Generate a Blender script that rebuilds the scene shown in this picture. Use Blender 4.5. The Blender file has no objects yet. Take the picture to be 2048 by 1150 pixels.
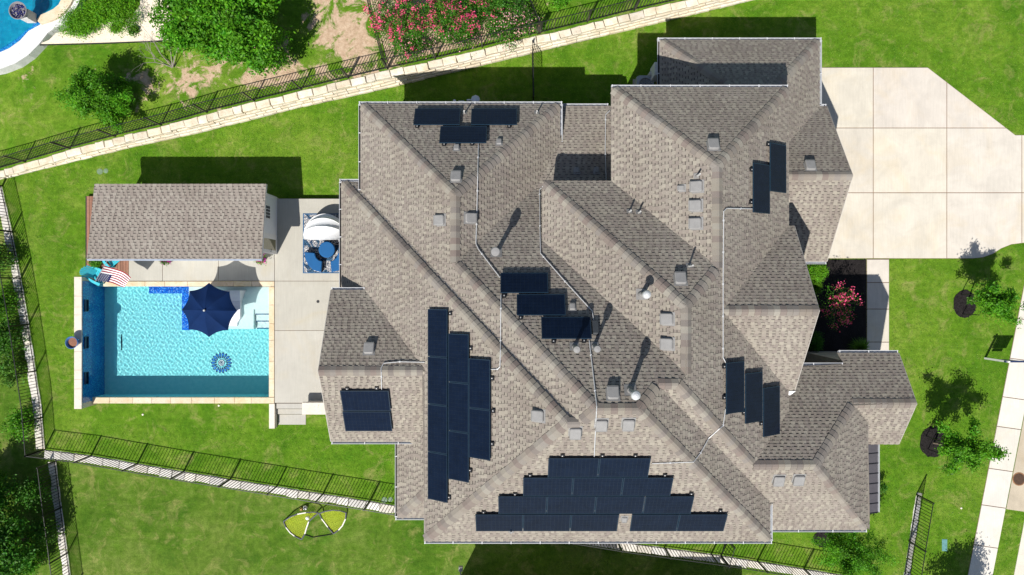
import bpy, math, random
import numpy as np
from mathutils import Vector, Matrix

random.seed(7)
rng = np.random.default_rng(7)
SC = bpy.context.scene
COL = SC.collection

# ------------------------------------------------------------------ camera, sky, sun, exposure
S = 0.025                      # metres per photo pixel on the yard level
FPX = 2048 * 24.0 / 36.0       # focal length in photo pixels
H = S * FPX                    # flying height of the drone, about 34 m
cam_d = bpy.data.cameras.new('camera')
cam_d.lens = 24.0
cam_d.sensor_width = 36.0
cam_d.clip_start = 0.5
cam_d.clip_end = 2000.0
cam = bpy.data.objects.new('camera', cam_d)
COL.objects.link(cam)
cam.location = (0, 0, H)
cam.rotation_euler = (0, 0, 0)
SC.camera = cam

SUN_EL = math.atan(1.25)
SUN_DIR = Vector((0.451 * math.cos(SUN_EL), 0.893 * math.cos(SUN_EL), -math.sin(SUN_EL))).normalized()
world = bpy.data.worlds.new('World')
SC.world = world
world.use_nodes = True
nt = world.node_tree
nt.nodes.clear()
sky = nt.nodes.new('ShaderNodeTexSky')
sky.sky_type = 'NISHITA'
sky.sun_disc = False
sky.sun_elevation = SUN_EL
sky.sun_rotation = math.atan2(-SUN_DIR.x, -SUN_DIR.y)
bg = nt.nodes.new('ShaderNodeBackground')
bg.inputs['Strength'].default_value = 0.075
wo = nt.nodes.new('ShaderNodeOutputWorld')
nt.links.new(sky.outputs[0], bg.inputs[0])
nt.links.new(bg.outputs[0], wo.inputs[0])

sun_d = bpy.data.lights.new('sun', 'SUN')
sun_d.energy = 5.0
sun_d.angle = math.radians(0.5)
sun_d.color = (1.0, 0.955, 0.885)
sun = bpy.data.objects.new('sun', sun_d)
COL.objects.link(sun)
sun.rotation_euler = SUN_DIR.to_track_quat('-Z', 'Y').to_euler()
sun.location = (-20, -40, 60)

SC.view_settings.view_transform = 'Standard'
SC.view_settings.look = 'None'
SC.view_settings.exposure = 0.4
SC.view_settings.gamma = 1.0
SC.view_settings.use_curve_mapping = False

# ------------------------------------------------------------------ helpers
def U(px, py, z=0.0):
    """photo pixel seen at height z -> point in the place"""
    k = (H - z) / H * S
    return Vector(((px - 1024) * k, (575 - py) * k, z))

def UL(pts, z=0.0):
    return [U(x, y, z) for x, y in pts]

def srgb(r, g, b):
    f = lambda c: (c / 255 / 12.92) if c / 255 <= 0.04045 else ((c / 255 + 0.055) / 1.055) ** 2.4
    return (f(r), f(g), f(b))

def tag(o, label=None, cat=None, group=None, kind=None):
    if label: o['label'] = label
    if cat: o['category'] = cat
    if group: o['group'] = group
    if kind: o['kind'] = kind
    return o

def thing(name, label, cat, loc=(0, 0, 0), group=None, rotz=0.0):
    o = bpy.data.objects.new(name, None)
    o.empty_display_size = 0.2
    COL.objects.link(o)
    o.location = loc
    o.rotation_euler = (0, 0, rotz)
    tag(o, label, cat, group)
    return o

ORIG = {}
def origin(o):
    """world position of an unrotated parent chain"""
    p = Vector((0, 0, 0))
    while o is not None:
        p = p + Vector(o.location)
        o = o.parent
    return p

class MB:
    def __init__(self):
        self.v = []; self.f = []; self.m = []; self.c = []; self.smooth = False
    def vert(self, p):
        self.v.append((p[0], p[1], p[2])); return len(self.v) - 1
    def face(self, pts, m=0, c=None):
        b = len(self.v)
        for p in pts: self.v.append((p[0], p[1], p[2]))
        self.f.append(tuple(range(b, b + len(pts)))); self.m.append(m); self.c.append(c)
    def faces(self, vs, fs, m=0, c=None):
        b = len(self.v)
        for p in vs: self.v.append((p[0], p[1], p[2]))
        for q in fs:
            self.f.append(tuple(i + b for i in q)); self.m.append(m); self.c.append(c)
    def box(self, lo, hi, m=0, c=None, bev=0.0):
        x0, y0, z0 = lo; x1, y1, z1 = hi
        self.prism([(x0, y0), (x1, y0), (x1, y1), (x0, y1)], z0, z1, m, c, bev)
    def prism(self, poly, z0, z1, m=0, c=None, bev=0.0):
        """vertical prism over an xy polygon; bev chamfers the top edge"""
        P = [(p[0], p[1]) for p in poly]
        a = sum(P[i][0] * P[(i + 1) % len(P)][1] - P[(i + 1) % len(P)][0] * P[i][1] for i in range(len(P)))
        if a < 0: P = P[::-1]
        n = len(P)
        vs = [(x, y, z0) for x, y in P]
        if bev > 0:
            Q = inset(P, bev)
            vs += [(x, y, z1 - bev) for x, y in P] + [(x, y, z1) for x, y in Q]
            fs = [tuple(range(n))[::-1]]
            for i in range(n):
                j = (i + 1) % n
                fs.append((i, j, n + j, n + i)); fs.append((n + i, n + j, 2 * n + j, 2 * n + i))
            fs.append(tuple(range(2 * n, 3 * n)))
        else:
            vs += [(x, y, z1) for x, y in P]
            fs = [tuple(range(n))[::-1]]
            for i in range(n):
                j = (i + 1) % n
                fs.append((i, j, n + j, n + i))
            fs.append(tuple(range(n, 2 * n)))
        self.faces(vs, fs, m, c)
    def slab(self, pts3, thick, m=0, c=None):
        """a planar 3D polygon with thickness downward"""
        n = len(pts3)
        vs = [tuple(p) for p in pts3] + [(p[0], p[1], p[2] - thick) for p in pts3]
        fs = [tuple(range(n)), tuple(range(n, 2 * n))[::-1]]
        for i in range(n):
            j = (i + 1) % n
            fs.append((j, i, n + i, n + j))
        self.faces(vs, fs, m, c)
    def tube(self, pts, r, n=6, m=0, c=None, caps=True):
        pts = [Vector(p) for p in pts]
        rs = r if isinstance(r, (list, tuple)) else [r] * len(pts)
        vs = []; fs = []
        for i, p in enumerate(pts):
            if i == 0: d = pts[1] - pts[0]
            elif i == len(pts) - 1: d = pts[-1] - pts[-2]
            else: d = (pts[i + 1] - pts[i]).normalized() + (pts[i] - pts[i - 1]).normalized()
            d = d.normalized() if d.length > 1e-9 else Vector((0, 0, 1))
            a = Vector((0, 0, 1)) if abs(d.z) < 0.9 else Vector((1, 0, 0))
            u = d.cross(a).normalized(); w = d.cross(u)
            for k in range(n):
                t = 2 * math.pi * k / n
                vs.append(p + (u * math.cos(t) + w * math.sin(t)) * rs[i])
        for i in range(len(pts) - 1):
            for k in range(n):
                k2 = (k + 1) % n
                fs.append((i * n + k2, i * n + k, (i + 1) * n + k, (i + 1) * n + k2))
        if caps:
            fs.append(tuple(range(n))); fs.append(tuple(range((len(pts) - 1) * n, len(pts) * n))[::-1])
        self.faces(vs, fs, m, c)
    def lathe(self, prof, cx, cy, n=24, m=0, c=None, closed=False):
        """prof: (radius, z) from bottom to top"""
        vs = []; fs = []
        for r, z in prof:
            for k in range(n):
                t = 2 * math.pi * k / n
                vs.append((cx + r * math.cos(t), cy + r * math.sin(t), z))
        for i in range(len(prof) - 1):
            for k in range(n):
                k2 = (k + 1) % n
                fs.append((i * n + k, i * n + k2, (i + 1) * n + k2, (i + 1) * n + k))
        fs.append(tuple(range(n))[::-1]); fs.append(tuple(range((len(prof) - 1) * n, len(prof) * n)))
        self.faces(vs, fs, m, c)
    def mesh(self, name, mats, base=Vector((0, 0, 0)), smooth=None):
        me = bpy.data.meshes.new(name)
        me.from_pydata([(x - base[0], y - base[1], z - base[2]) for x, y, z in self.v], [], self.f)
        if not isinstance(mats, (list, tuple)): mats = [mats]
        for m_ in mats: me.materials.append(m_)
        if any(self.m): me.polygons.foreach_set('material_index', self.m)
        if True:
            at = me.color_attributes.new('tint', 'FLOAT_COLOR', 'CORNER')
            arr = []
            for f, c in zip(self.f, self.c):
                c = c or (1, 1, 1)
                arr += [c[0], c[1], c[2], 1.0] * len(f)
            at.data.foreach_set('color', arr)
        if smooth if smooth is not None else self.smooth:
            me.polygons.foreach_set('use_smooth', [True] * len(me.polygons))
        me.update()
        return me
    def build(self, name, mats, parent=None, smooth=None, base=None, kind=None, label=None):
        b = origin(parent) if parent is not None else (base if base is not None else Vector((0, 0, 0)))
        o = bpy.data.objects.new(name, self.mesh(name, mats, b, smooth))
        COL.objects.link(o)
        if parent is not None: o.parent = parent
        else: o.location = b
        if kind: o['kind'] = kind
        if label: o['label'] = label
        return o

def inset(P, d):
    n = len(P); out = []
    for i in range(n):
        p0 = Vector(P[i - 1]); p1 = Vector(P[i]); p2 = Vector(P[(i + 1) % n])
        e1 = (p1 - p0).normalized(); e2 = (p2 - p1).normalized()
        n1 = Vector((-e1.y, e1.x)); n2 = Vector((-e2.y, e2.x))
        b = (n1 + n2)
        s = b.length_squared
        b = b * (2 * d / s) * 1.0 if s > 1e-6 else n1 * d
        if b.length > 3 * d: b = b.normalized() * 3 * d
        out.append((p1.x + b.x, p1.y + b.y))
    return out

def inst(src, name, parent=None, loc=(0, 0, 0), mat=None, data=None):
    """a copy of an object that shares its mesh"""
    o = src.copy()
    o.name = name
    COL.objects.link(o)
    o.parent = parent
    if mat is not None: o.matrix_local = mat
    else: o.location = loc
    return o

def new_obj(name, me, parent=None, mat=None, loc=None):
    o = bpy.data.objects.new(name, me)
    COL.objects.link(o)
    o.parent = parent
    if mat is not None: o.matrix_local = mat
    if loc is not None: o.location = loc
    return o

def pip(poly, x, y):
    ins = False
    n = len(poly)
    for i in range(n):
        x0, y0 = poly[i][0], poly[i][1]; x1, y1 = poly[i - 1][0], poly[i - 1][1]
        if (y0 > y) != (y1 > y) and x < (x1 - x0) * (y - y0) / (y1 - y0) + x0: ins = not ins
    return ins

def np_pip(poly, X, Y):
    ins = np.zeros(len(X), bool)
    n = len(poly)
    for i in range(n):
        x0, y0 = poly[i][0], poly[i][1]; x1, y1 = poly[i - 1][0], poly[i - 1][1]
        if y0 == y1: continue
        ins ^= ((y0 > Y) != (y1 > Y)) & (X < (x1 - x0) * (Y - y0) / (y1 - y0) + x0)
    return ins

def clip_rect(poly, x0, y0, x1, y1):
    def cl(P, f, g):
        out = []
        for i in range(len(P)):
            a = P[i - 1]; b = P[i]
            fa, fb = f(a), f(b)
            if fa >= 0: 
                if fb >= 0: out.append(b)
                else: out.append(g(a, b, fa, fb))
            elif fb >= 0:
                out.append(g(a, b, fa, fb)); out.append(b)
        return out
    g = lambda a, b, fa, fb: (a[0] + (b[0] - a[0]) * fa / (fa - fb), a[1] + (b[1] - a[1]) * fa / (fa - fb))
    for f in (lambda p: p[0] - x0, lambda p: x1 - p[0], lambda p: p[1] - y0, lambda p: y1 - p[1]):
        if len(poly) < 3: return []
        poly = cl(poly, f, g)
    return poly

# ------------------------------------------------------------------ materials
MATS = {}
def nodes_of(name):
    m = bpy.data.materials.new(name)
    m.use_nodes = True
    t = m.node_tree
    t.nodes.clear()
    out = t.nodes.new('ShaderNodeOutputMaterial')
    return m, t, out

def N(t, kind, **kw):
    n = t.nodes.new(kind)
    for k, v in kw.items():
        if k in n.inputs: n.inputs[k].default_value = v
        else: setattr(n, k, v)
    return n

def ramp(t, fac, stops):
    r = t.nodes.new('ShaderNodeValToRGB')
    e = r.color_ramp.elements
    while len(e) < len(stops): e.new(0.5)
    for i, (p, c) in enumerate(stops):
        e[i].position = p; e[i].color = (c[0], c[1], c[2], 1)
    t.links.new(fac, r.inputs[0])
    return r.outputs[0]

def mixc(t, fac, a, b, mode='MIX'):
    m = t.nodes.new('ShaderNodeMix'); m.data_type = 'RGBA'; m.blend_type = mode
    for i, v in ((0, fac), (6, a), (7, b)):
        if hasattr(v, 'is_output'): t.links.new(v, m.inputs[i])
        else: m.inputs[i].default_value = v if i == 0 else (v[0], v[1], v[2], 1)
    return m.outputs[2]

def mathn(t, op, a, b=None, clamp=False):
    m = t.nodes.new('ShaderNodeMath'); m.operation = op; m.use_clamp = clamp
    for i, v in ((0, a), (1, b)):
        if v is None: continue
        if hasattr(v, 'is_output'): t.links.new(v, m.inputs[i])
        else: m.inputs[i].default_value = v
    return m.outputs[0]

def noise(t, vec, scale, detail=4.0, rough=0.6, dist=0.0):
    n = t.nodes.new('ShaderNodeTexNoise')
    n.inputs['Scale'].default_value = scale; n.inputs['Detail'].default_value = detail
    n.inputs['Roughness'].default_value = rough; n.inputs['Distortion'].default_value = dist
    if vec is not None: t.links.new(vec, n.inputs['Vector'])
    return n.outputs['Fac']

def pbsdf(t, out, color, rough=0.8, metallic=0.0, spec=0.4, bump=None, bdist=0.01, bstr=0.5):
    p = t.nodes.new('ShaderNodeBsdfPrincipled')
    if hasattr(color, 'is_output'): t.links.new(color, p.inputs['Base Color'])
    else: p.inputs['Base Color'].default_value = (color[0], color[1], color[2], 1)
    p.inputs['Roughness'].default_value = rough
    p.inputs['Metallic'].default_value = metallic
    p.inputs['Specular IOR Level'].default_value = spec
    if bump is not None:
        b = t.nodes.new('ShaderNodeBump')
        b.inputs['Distance'].default_value = bdist; b.inputs['Strength'].default_value = bstr
        t.links.new(bump, b.inputs['Height']); t.links.new(b.outputs[0], p.inputs['Normal'])
    t.links.new(p.outputs[0], out.inputs[0])
    return p

def geo_pos(t):
    g = t.nodes.new('ShaderNodeNewGeometry')
    return g.outputs['Position']

def pm(name, color, rough=0.7, var=0.12, scale=6.0, metallic=0.0, spec=0.4, bump=0.0, bscale=40.0, tint=False, fine=0.0):
    """a weathered single-colour material: soft blotches, fine grain, optional per-face tint"""
    if name in MATS: return MATS[name]
    m, t, out = nodes_of(name)
    pos = geo_pos(t)
    n1 = noise(t, pos, scale, 5.0, 0.6)
    lo = tuple(c * (1 - var) for c in color); hi = tuple(min(1, c * (1 + var)) for c in color)
    c = ramp(t, n1, [(0.3, lo), (0.7, hi)])
    if fine > 0:
        n2 = noise(t, pos, bscale * 2, 2.0, 0.7)
        f = ramp(t, n2, [(0.3, (1 - fine,) * 3), (0.7, (1 + fine,) * 3)])
        c = mixc(t, 1.0, c, f, 'MULTIPLY')
    if tint:
        a = t.nodes.new('ShaderNodeAttribute'); a.attribute_name = 'tint'
        c = mixc(t, 1.0, c, a.outputs['Color'], 'MULTIPLY')
    b = noise(t, pos, bscale, 3.0, 0.6) if bump > 0 else None
    pbsdf(t, out, c, rough, metallic, spec, b, 0.02, bump)
    MATS[name] = m
    return m
# ------------------------------------------------------------------ the house roof: planes first
PITCH = 2.0 / 3.0
class Plane:
    """roof plane z = z0 - m * outward(x, y); facing one of N S E W"""
    def __init__(self, face, px, z, m=PITCH):
        self.face = face; self.m = m
        k = (H - z) / H * S
        dx, dy = {'N': (0, 1), 'S': (0, -1), 'E': (1, 0), 'W': (-1, 0)}[face]
        self.d = (dx, dy)
        q = (px - 1024) * k if dx else (575 - px) * k
        self.q = q; self.z0 = z
        o = q * (dx + dy)
        # m*(dx*x+dy*y) + z = z + m*o
        self.n = (m * dx, m * dy, 1.0); self.c = z + m * o
        self.nrm = Vector(self.n).normalized()
        self.up = Vector((-dx, -dy, m)).normalized()     # up the slope
        self.u = self.up.cross(self.nrm).normalized()    # along the courses
    def z(self, x, y):
        return self.c - self.n[0] * x - self.n[1] * y
class VP:
    def __init__(self, axis, val):
        self.n = (1.0, 0, 0) if axis == 'x' else (0, 1.0, 0); self.c = val
def X3(a, b, c):
    A = np.array([a.n, b.n, c.n]); r = np.linalg.solve(A, np.array([a.c, b.c, c.c]))
    return Vector(r)

P = Plane('E', 1577, 6.26)
BN = Plane('N', 175, 6.26); BW = Plane('W', 1223, 6.26)
AN = Plane('N', 80, 3.0); AE = Plane('E', 1639, 3.0); AW = Plane('W', 1320, 3.0)
CN = Plane('N', 213, 3.0); CS = Plane('S', 523, 3.0)
DN = Plane('N', 452, 6.26); DS = Plane('S', 783, 6.26)
EN = Plane('N', 706, 4.76); ES = Plane('S', 888, 4.76)
FE = Plane('E', 1737, 5.42); FS = Plane('S', 1059, 5.33)
KN = Plane('N', 208, 3.94); KW = Plane('W', 722, 3.94); KE = Plane('E', 1120, 3.94)
GS = Plane('S', 1082, 6.3); GE = Plane('E', 1540, 6.3)
NW = Plane('W', 1085, 6.26); ON = Plane('N', 362, 6.26)
WN = Plane('N', 363, 3.64)
# west plane: through the south-west corner of the tall block
WW = Plane('W', 848, 6.3)
WX0 = U(683, 0, 3.64).x
IN = Plane('N', 580, 4.44, 0.585); IS = Plane('S', 883, 4.44, 0.585)
JW = Plane('W', 795, 3.9); JS = Plane('S', 1035, 3.9)
QN = Plane('N', 212, 3.3, 0.36)
# middle valley plane: through the foot of the north-west ridge
kr = X3(KW, KE, VP('y', 0)); yk = (575 - 525) * (H - kr.z) / H * S
M = Plane('N', 525, 6.9); M.c = kr.z + M.n[1] * yk

def ep(pl, other=None, v=None):
    """point on the eave (horizontal line at pl.z0) of pl, at crossing with v"""
    ax = 'x' if pl.d[0] else 'y'
    return X3(pl, VP(ax, pl.q), v if v is not None else other)
def at(pl, x=None, y=None, z=None):
    if x is not None and y is not None: return Vector((x, y, pl.z(x, y)))
X_, Y_ = (lambda v: VP('x', v)), (lambda v: VP('y', v))

b_nw = at(BN, BW.q, BN.q); b_ne = at(BN, P.q, BN.q); b_pk = X3(P, BW, BN)
d_n0 = at(DN, P.q, DN.q); d_s0 = at(DS, P.q, DS.q); d_ap = X3(P, DN, DS)
DX = U(1638, 617, X3(P, DN, DS).z).x
p_en = X3(P, EN, X_(P.q)); p_ef = X3(P, EN, FS); p_fm = X3(P, FS, M); p_mn = X3(P, M, NW)
p_no = X3(P, NW, ON); p_ob = X3(P, ON, BW)
o_w = at(ON, NW.q, ON.q); o_e = at(ON, BW.q, ON.q)
n_v = X3(NW, M, X_(NW.q)); n_v.z = NW.z(n_v.x, n_v.y)
k_nw = at(KN, KW.q, KN.q); k_ne = at(KN, KE.q, KN.q); k_pk = X3(KN, KW, KE); k_m = X3(KW, KE, M)
ke_mq = X3(KE, M, QN); ke_q = X3(KE, QN, X_(KE.q))
kw_mg = X3(KW, M, GS); kw_wg = X3(KW, WN, GS); kw_w0 = X3(KW, WN, X_(KW.q))
w_c = Vector((WX0, WN.q, WN.z0)); w_c.z = WW.z(WX0, WN.q)
w_g = X3(WW, WN, GS); g_sw = at(GS, WW.q, GS.q)
g_se = at(GS, GE.q, GS.q); g_mg = X3(M, GS, GE); ge_f = X3(GE, FS, X_(GE.q)); ge_fm = X3(GE, FS, M)
f_pk = X3(EN, FE, FS); f_se = at(FS, FE.q, FS.q); e_f = X3(EN, ES, FE); es_f = X3(ES, FE, X_(FE.q))
EX = U(1833, 805, X3(EN, ES, X_(0)).z).x
CX = U(1705, 347, X3(CN, CS, X_(0)).z).x
IX = U(637, 736, X3(IN, IS, X_(0)).z).x
mqx = NW.q + 0.45
yr = lambda a, b: X3(a, b, X_(0)).y

FACES = [
 # name, plane, polygon
 (P, [b_ne, b_pk, p_ob, p_no, p_mn, p_fm, p_ef, p_en, d_s0, d_ap, d_n0]),
 (BN, [b_nw, b_pk, b_ne]),
 (BW, [b_nw, o_e, p_ob, b_pk]),
 (ON, [o_w, p_no, p_ob, o_e]),
 (NW, [o_w, n_v, p_mn, p_no]),
 (M, [k_m, ke_mq, X3(M, QN, X_(mqx)), X3(M, NW, X_(mqx)), p_mn, p_fm, ge_fm, g_mg, kw_mg]),
 (QN, [at(QN, KE.q - 0.4, QN.q), ke_q, ke_mq, X3(M, QN, X_(mqx)), at(QN, mqx, -(-158 * S) * 1.0), at(QN, BW.q + 0.45, 158 * S), at(QN, BW.q + 0.45, QN.q)]),
 (KN, [k_nw, k_pk, k_ne]),
 (KW, [k_nw, kw_w0, kw_wg, kw_mg, k_m, k_pk]),
 (KE, [k_ne, k_pk, k_m, ke_mq, ke_q]),
 (WN, [w_c, w_g, kw_wg, kw_w0, at(WN, KW.q, WN.q)]),
 (WW, [w_c, at(WW, WX0, -40 * S), at(WW, WW.q, -128 * S), g_sw, w_g]),
 (GS, [g_sw, g_se, g_mg, kw_mg, kw_wg, w_g]),
 (GE, [g_se, ge_f, ge_fm, g_mg]),
 (FS, [p_ef, f_pk, f_se, at(FS, GE.q - 0.3, FS.q), at(FS, GE.q - 0.3, ge_f.y), ge_f, ge_fm, p_fm]),
 (EN, [at(EN, EX, EN.q), at(EN, EX, yr(EN, ES)), e_f, f_pk, p_ef, p_en, at(EN, P.q, U(0, 730, 4.9).y), at(EN, U(1680, 0, 4.8).x, U(0, 730, 4.9).y), at(EN, U(1678, 0, 4.76).x, EN.q)]),
 (ES, [at(ES, EX, yr(EN, ES)), at(ES, EX, ES.q), at(ES, FE.q - 0.45, ES.q), at(ES, FE.q - 0.45, es_f.y), es_f, e_f]),
 (FE, [e_f, es_f, f_se, f_pk]),
 (DN, [d_ap, d_n0, at(DN, DX, DN.q), at(DN, DX, yr(DN, DS))]),
 (DS, [d_ap, at(DS, DX, yr(DN, DS)), at(DS, DX, DS.q), d_s0]),
 (AN, [at(AN, AW.q, AN.q), at(AN, AE.q, AN.q), X3(AN, AE, Y_(310 * S)), X3(AN, AW, Y_(310 * S))]),
 (AE, [at(AE, AE.q, AN.q), at(AE, AE.q, CN.q), X3(AE, CN, X_(440 * S)), X3(AN, AE, X_(440 * S))]),
 (AW, [at(AW, AW.q, AN.q), X3(AN, AW, Y_(310 * S)), at(AW, AW.q, 310 * S)]),
 (CN, [at(CN, CX, CN.q), at(CN, CX, yr(CN, CS)), X3(CN, CS, X_(440 * S)), X3(AE, CN, X_(440 * S)), at(CN, AE.q, CN.q)]),
 (CS, [at(CS, CX, yr(CN, CS)), at(CS, CX, CS.q), at(CS, 440 * S, CS.q), X3(CN, CS, X_(440 * S))]),
 (IN, [at(IN, IX, IN.q), at(IN, WW.q + 0.3, IN.q), at(IN, WW.q + 0.3, yr(IN, IS)), at(IN, IX, yr(IN, IS))]),
 (IS, [at(IS, IX, yr(IN, IS)), at(IS, WW.q + 0.35, yr(IN, IS)), at(IS, WW.q + 0.35, IS.q), at(IS, IX, IS.q)]),
 (JW, [at(JW, JW.q, -242 * S), at(JW, JW.q, JS.q), X3(JW, JS, X_(-130 * S)), at(JW, -130 * S, -242 * S)]),
 (JS, [at(JS, JW.q, JS.q), at(JS, -130 * S, JS.q), X3(JW, JS, X_(-130 * S))]),
]
RIDGES = [(k_nw, k_pk, KW, KN), (k_ne, k_pk, KE, KN), (k_m, k_pk, KW, KE), (k_m, kw_mg, KW, M), (w_c, w_g, WW, WN),
 (kw_mg, g_mg, M, GS), (kw_wg, kw_mg, KW, GS), (w_g, kw_wg, WN, GS), (g_sw, w_g, WW, GS), (g_se, g_mg, GE, GS),
 (ge_fm, g_mg, M, GE), (ge_fm, p_fm, M, FS), (p_ef, p_fm, P, FS), (p_ef, f_pk, EN, FS), (e_f, f_pk, EN, FE), (f_se, f_pk, FE, FS),
 (e_f, at(EN, EX, yr(EN, ES)), EN, ES), (p_mn, p_no, P, NW), (p_ob, p_no, P, ON), (o_w, p_no, NW, ON), (p_ob, b_pk, P, BW),
 (b_ne, b_pk, P, BN), (b_nw, b_pk, BW, BN), (d_ap, at(DN, DX, yr(DN, DS)), DN, DS), (X3(CN, CS, X_(452 * S)), at(CN, CX, yr(CN, CS)), CN, CS),
 (at(AN, AE.q, AN.q), X3(AN, AE, X_(446 * S)), AE, AN), (at(AN, AW.q, AN.q), X3(AN, AW, Y_(316 * S)), AW, AN),
 (at(IN, IX, yr(IN, IS)), at(IN, WW.q - 0.05, yr(IN, IS)), IN, IS), (at(JW, JW.q, JS.q), X3(JW, JS, X_(-136 * S)), JW, JS)]

def roof_hit(px, py, lift=0.0):
    """where the sight line through a photo pixel meets the roof (highest plane); None off the roof"""
    g = U(px, py, 0.0)
    best = None
    for pl, poly in FACES:
        # point = C + t*(g-C), C=(0,0,H)
        den = pl.n[0] * g.x + pl.n[1] * g.y - H
        t = (pl.c + lift - H) / den
        p = Vector((g.x * t, g.y * t, H - H * t))
        if pip(poly, p.x, p.y) and (best is None or p.z > best[0].z): best = (p, pl)
    return best

def on_plane(pl, px, py, lift=0.0):
    g = U(px, py, 0.0)
    t = (pl.c + lift - H) / (pl.n[0] * g.x + pl.n[1] * g.y - H)
    return Vector((g.x * t, g.y * t, H - H * t))

# ---- shingles
TONES = [(0.270, 0.250, 0.217), (0.246, 0.224, 0.196), (0.222, 0.195, 0.176), (0.292, 0.270, 0.232), (0.236, 0.210, 0.188), (0.206, 0.180, 0.165)]
DASH = [(0.082, 0.073, 0.067), (0.100, 0.089, 0.082), (0.068, 0.061, 0.057)]
def lerpc(a, b, t): return tuple(a[i] + (b[i] - a[i]) * t for i in range(3))

def shingle_material():
    m, t, out = nodes_of('shingle')
    a = t.nodes.new('ShaderNodeAttribute'); a.attribute_name = 'tint'
    pos = geo_pos(t)
    n1 = noise(t, pos, 90.0, 3.0, 0.7)
    f = ramp(t, n1, [(0.25, (0.78,) * 3), (0.75, (1.2,) * 3)])
    c = mixc(t, 1.0, a.outputs['Color'], f, 'MULTIPLY')
    n2 = noise(t, pos, 0.55, 4.0, 0.6)
    f2 = ramp(t, n2, [(0.3, (0.91, 0.885, 0.845)), (0.7, (1.09, 1.08, 1.05))])
    c = mixc(t, 1.0, c, f2, 'MULTIPLY')
    pbsdf(t, out, c, 0.93, 0, 0.25, n1, 0.006, 0.5)
    return m
M_SHINGLE = shingle_material()

def uv_of(pl, p, o): d = p - o; return d.dot(pl.u), d.dot(pl.up)

def intervals(poly2, v):
    xs = []
    n = len(poly2)
    for i in range(n):
        (u0, v0), (u1, v1) = poly2[i - 1], poly2[i]
        if (v0 > v) != (v1 > v): xs.append(u0 + (u1 - u0) * (v - v0) / (v1 - v0))
    xs.sort()
    return [(xs[i], xs[i + 1]) for i in range(0, len(xs) - 1, 2)]

TABS = []      # (face index, corner points (4), colour, kind)  kind 0 tab, 1 slot
def lay_shingles(pl, poly, tones=TONES, expo=0.136, out=None, idx=0):
    o = poly[0]
    P2 = [uv_of(pl, p, o) for p in poly]
    vmin = min(v for _, v in P2); vmax = max(v for _, v in P2)
    rows = int(math.ceil((vmax - vmin) / expo))
    for r in range(rows):
        v0 = vmin + r * expo; v1 = v0 + expo
        a = intervals(P2, v0 + 0.004); b = intervals(P2, min(v1, vmax) - 0.004)
        mid = intervals(P2, (v0 + min(v1, vmax)) / 2)
        v1 = min(v1, vmax)
        for (m0, m1) in mid:
            def match(L):
                for (x0, x1) in L:
                    if x0 < m1 and x1 > m0: return (x0, x1)
                return (m0, m1)
            a0, a1 = match(a); b0, b1 = match(b)
            lo = min(a0, b0); hi = max(a1, b1)
            u = lo - random.random() * 0.2
            while u < hi:
                w = random.uniform(0.10, 0.19); g = random.uniform(0.08, 0.145)
                for (s0, s1, kind) in ((u, u + w, 0), (u + w, u + w + g, 1)):
                    q0, q1 = max(s0, a0), min(s1, a1); r0, r1 = max(s0, b0), min(s1, b1)
                    if q1 - q0 < 0.015 and r1 - r0 < 0.015: continue
                    q1 = max(q1, q0); r1 = max(r1, r0)
                    if q0 > a1 or q1 < a0: q0 = q1 = min(max(q0, a0), a1)
                    if r0 > b1 or r1 < b0: r0 = r1 = min(max(r0, b0), b1)
                    t = random.random()
                    c = lerpc(random.choice(tones), random.choice(tones), t * 0.6)
                    out.append((idx, pl, o, q0, q1, r0, r1, v0, v1, c, kind))
                u += w + g

def tab_geo(mb, tb, shift=0.0):
    idx, pl, o, q0, q1, r0, r1, v0, v1, c, kind = tb
    pt = lambda u, v, h: o + pl.u * u + pl.up * v + pl.nrm * (h + shift)
    if kind == 0:
        hb, ht = 0.029, 0.018
        g = 0.001
        A, B, Cc, D = pt(q0 + g, v0, hb), pt(q1 - g, v0, hb), pt(r1 - g, v1, ht), pt(r0 + g, v1, ht)
        A2, B2 = pt(q0 + g, v0, 0.002), pt(q1 - g, v0, 0.002); C2, D2 = pt(r1 - g, v1, 0.002), pt(r0 + g, v1, 0.002)
        mb.faces([A, B, Cc, D, A2, B2, C2, D2], [(0, 1, 2, 3), (4, 5, 1, 0), (5, 6, 2, 1), (7, 4, 0, 3)], 0, c)
    else:
        # the lower layer seen between two tabs: pale foot, dark printed band above
        f = 0.69
        h0, h1 = 0.016, 0.006
        m0 = q0 + (r0 - q0) * f; m1 = q1 + (r1 - q1) * f; vm = v0 + (v1 - v0) * f; hm = h0 + (h1 - h0) * f
        mb.face([pt(q0, v0, h0), pt(q1, v0, h0), pt(m1, vm, hm), pt(m0, vm, hm)], 0, tuple(x * 0.93 for x in c))
        mb.face([pt(m0, vm, hm), pt(m1, vm, hm), pt(r1, v1, h1), pt(r0, v1, h1)], 0, random.choice(DASH))

M_FASCIA = pm('fascia_paint', (0.32, 0.29, 0.26), 0.6, 0.08)
HOUSE = thing('house', 'large two storey house with grey brown shingled hip and gable roofs and dark solar arrays', 'house', (0, 0, 0))

n_faces = []
for i, (pl, poly) in enumerate(FACES):
    mb = MB()
    mb.slab([p - Vector((0, 0, 0.004)) for p in poly], 0.16)
    n_faces.append(mb.build('roof_slope', M_FASCIA, HOUSE))
    lay_shingles(pl, poly, out=TABS, idx=i)
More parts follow.
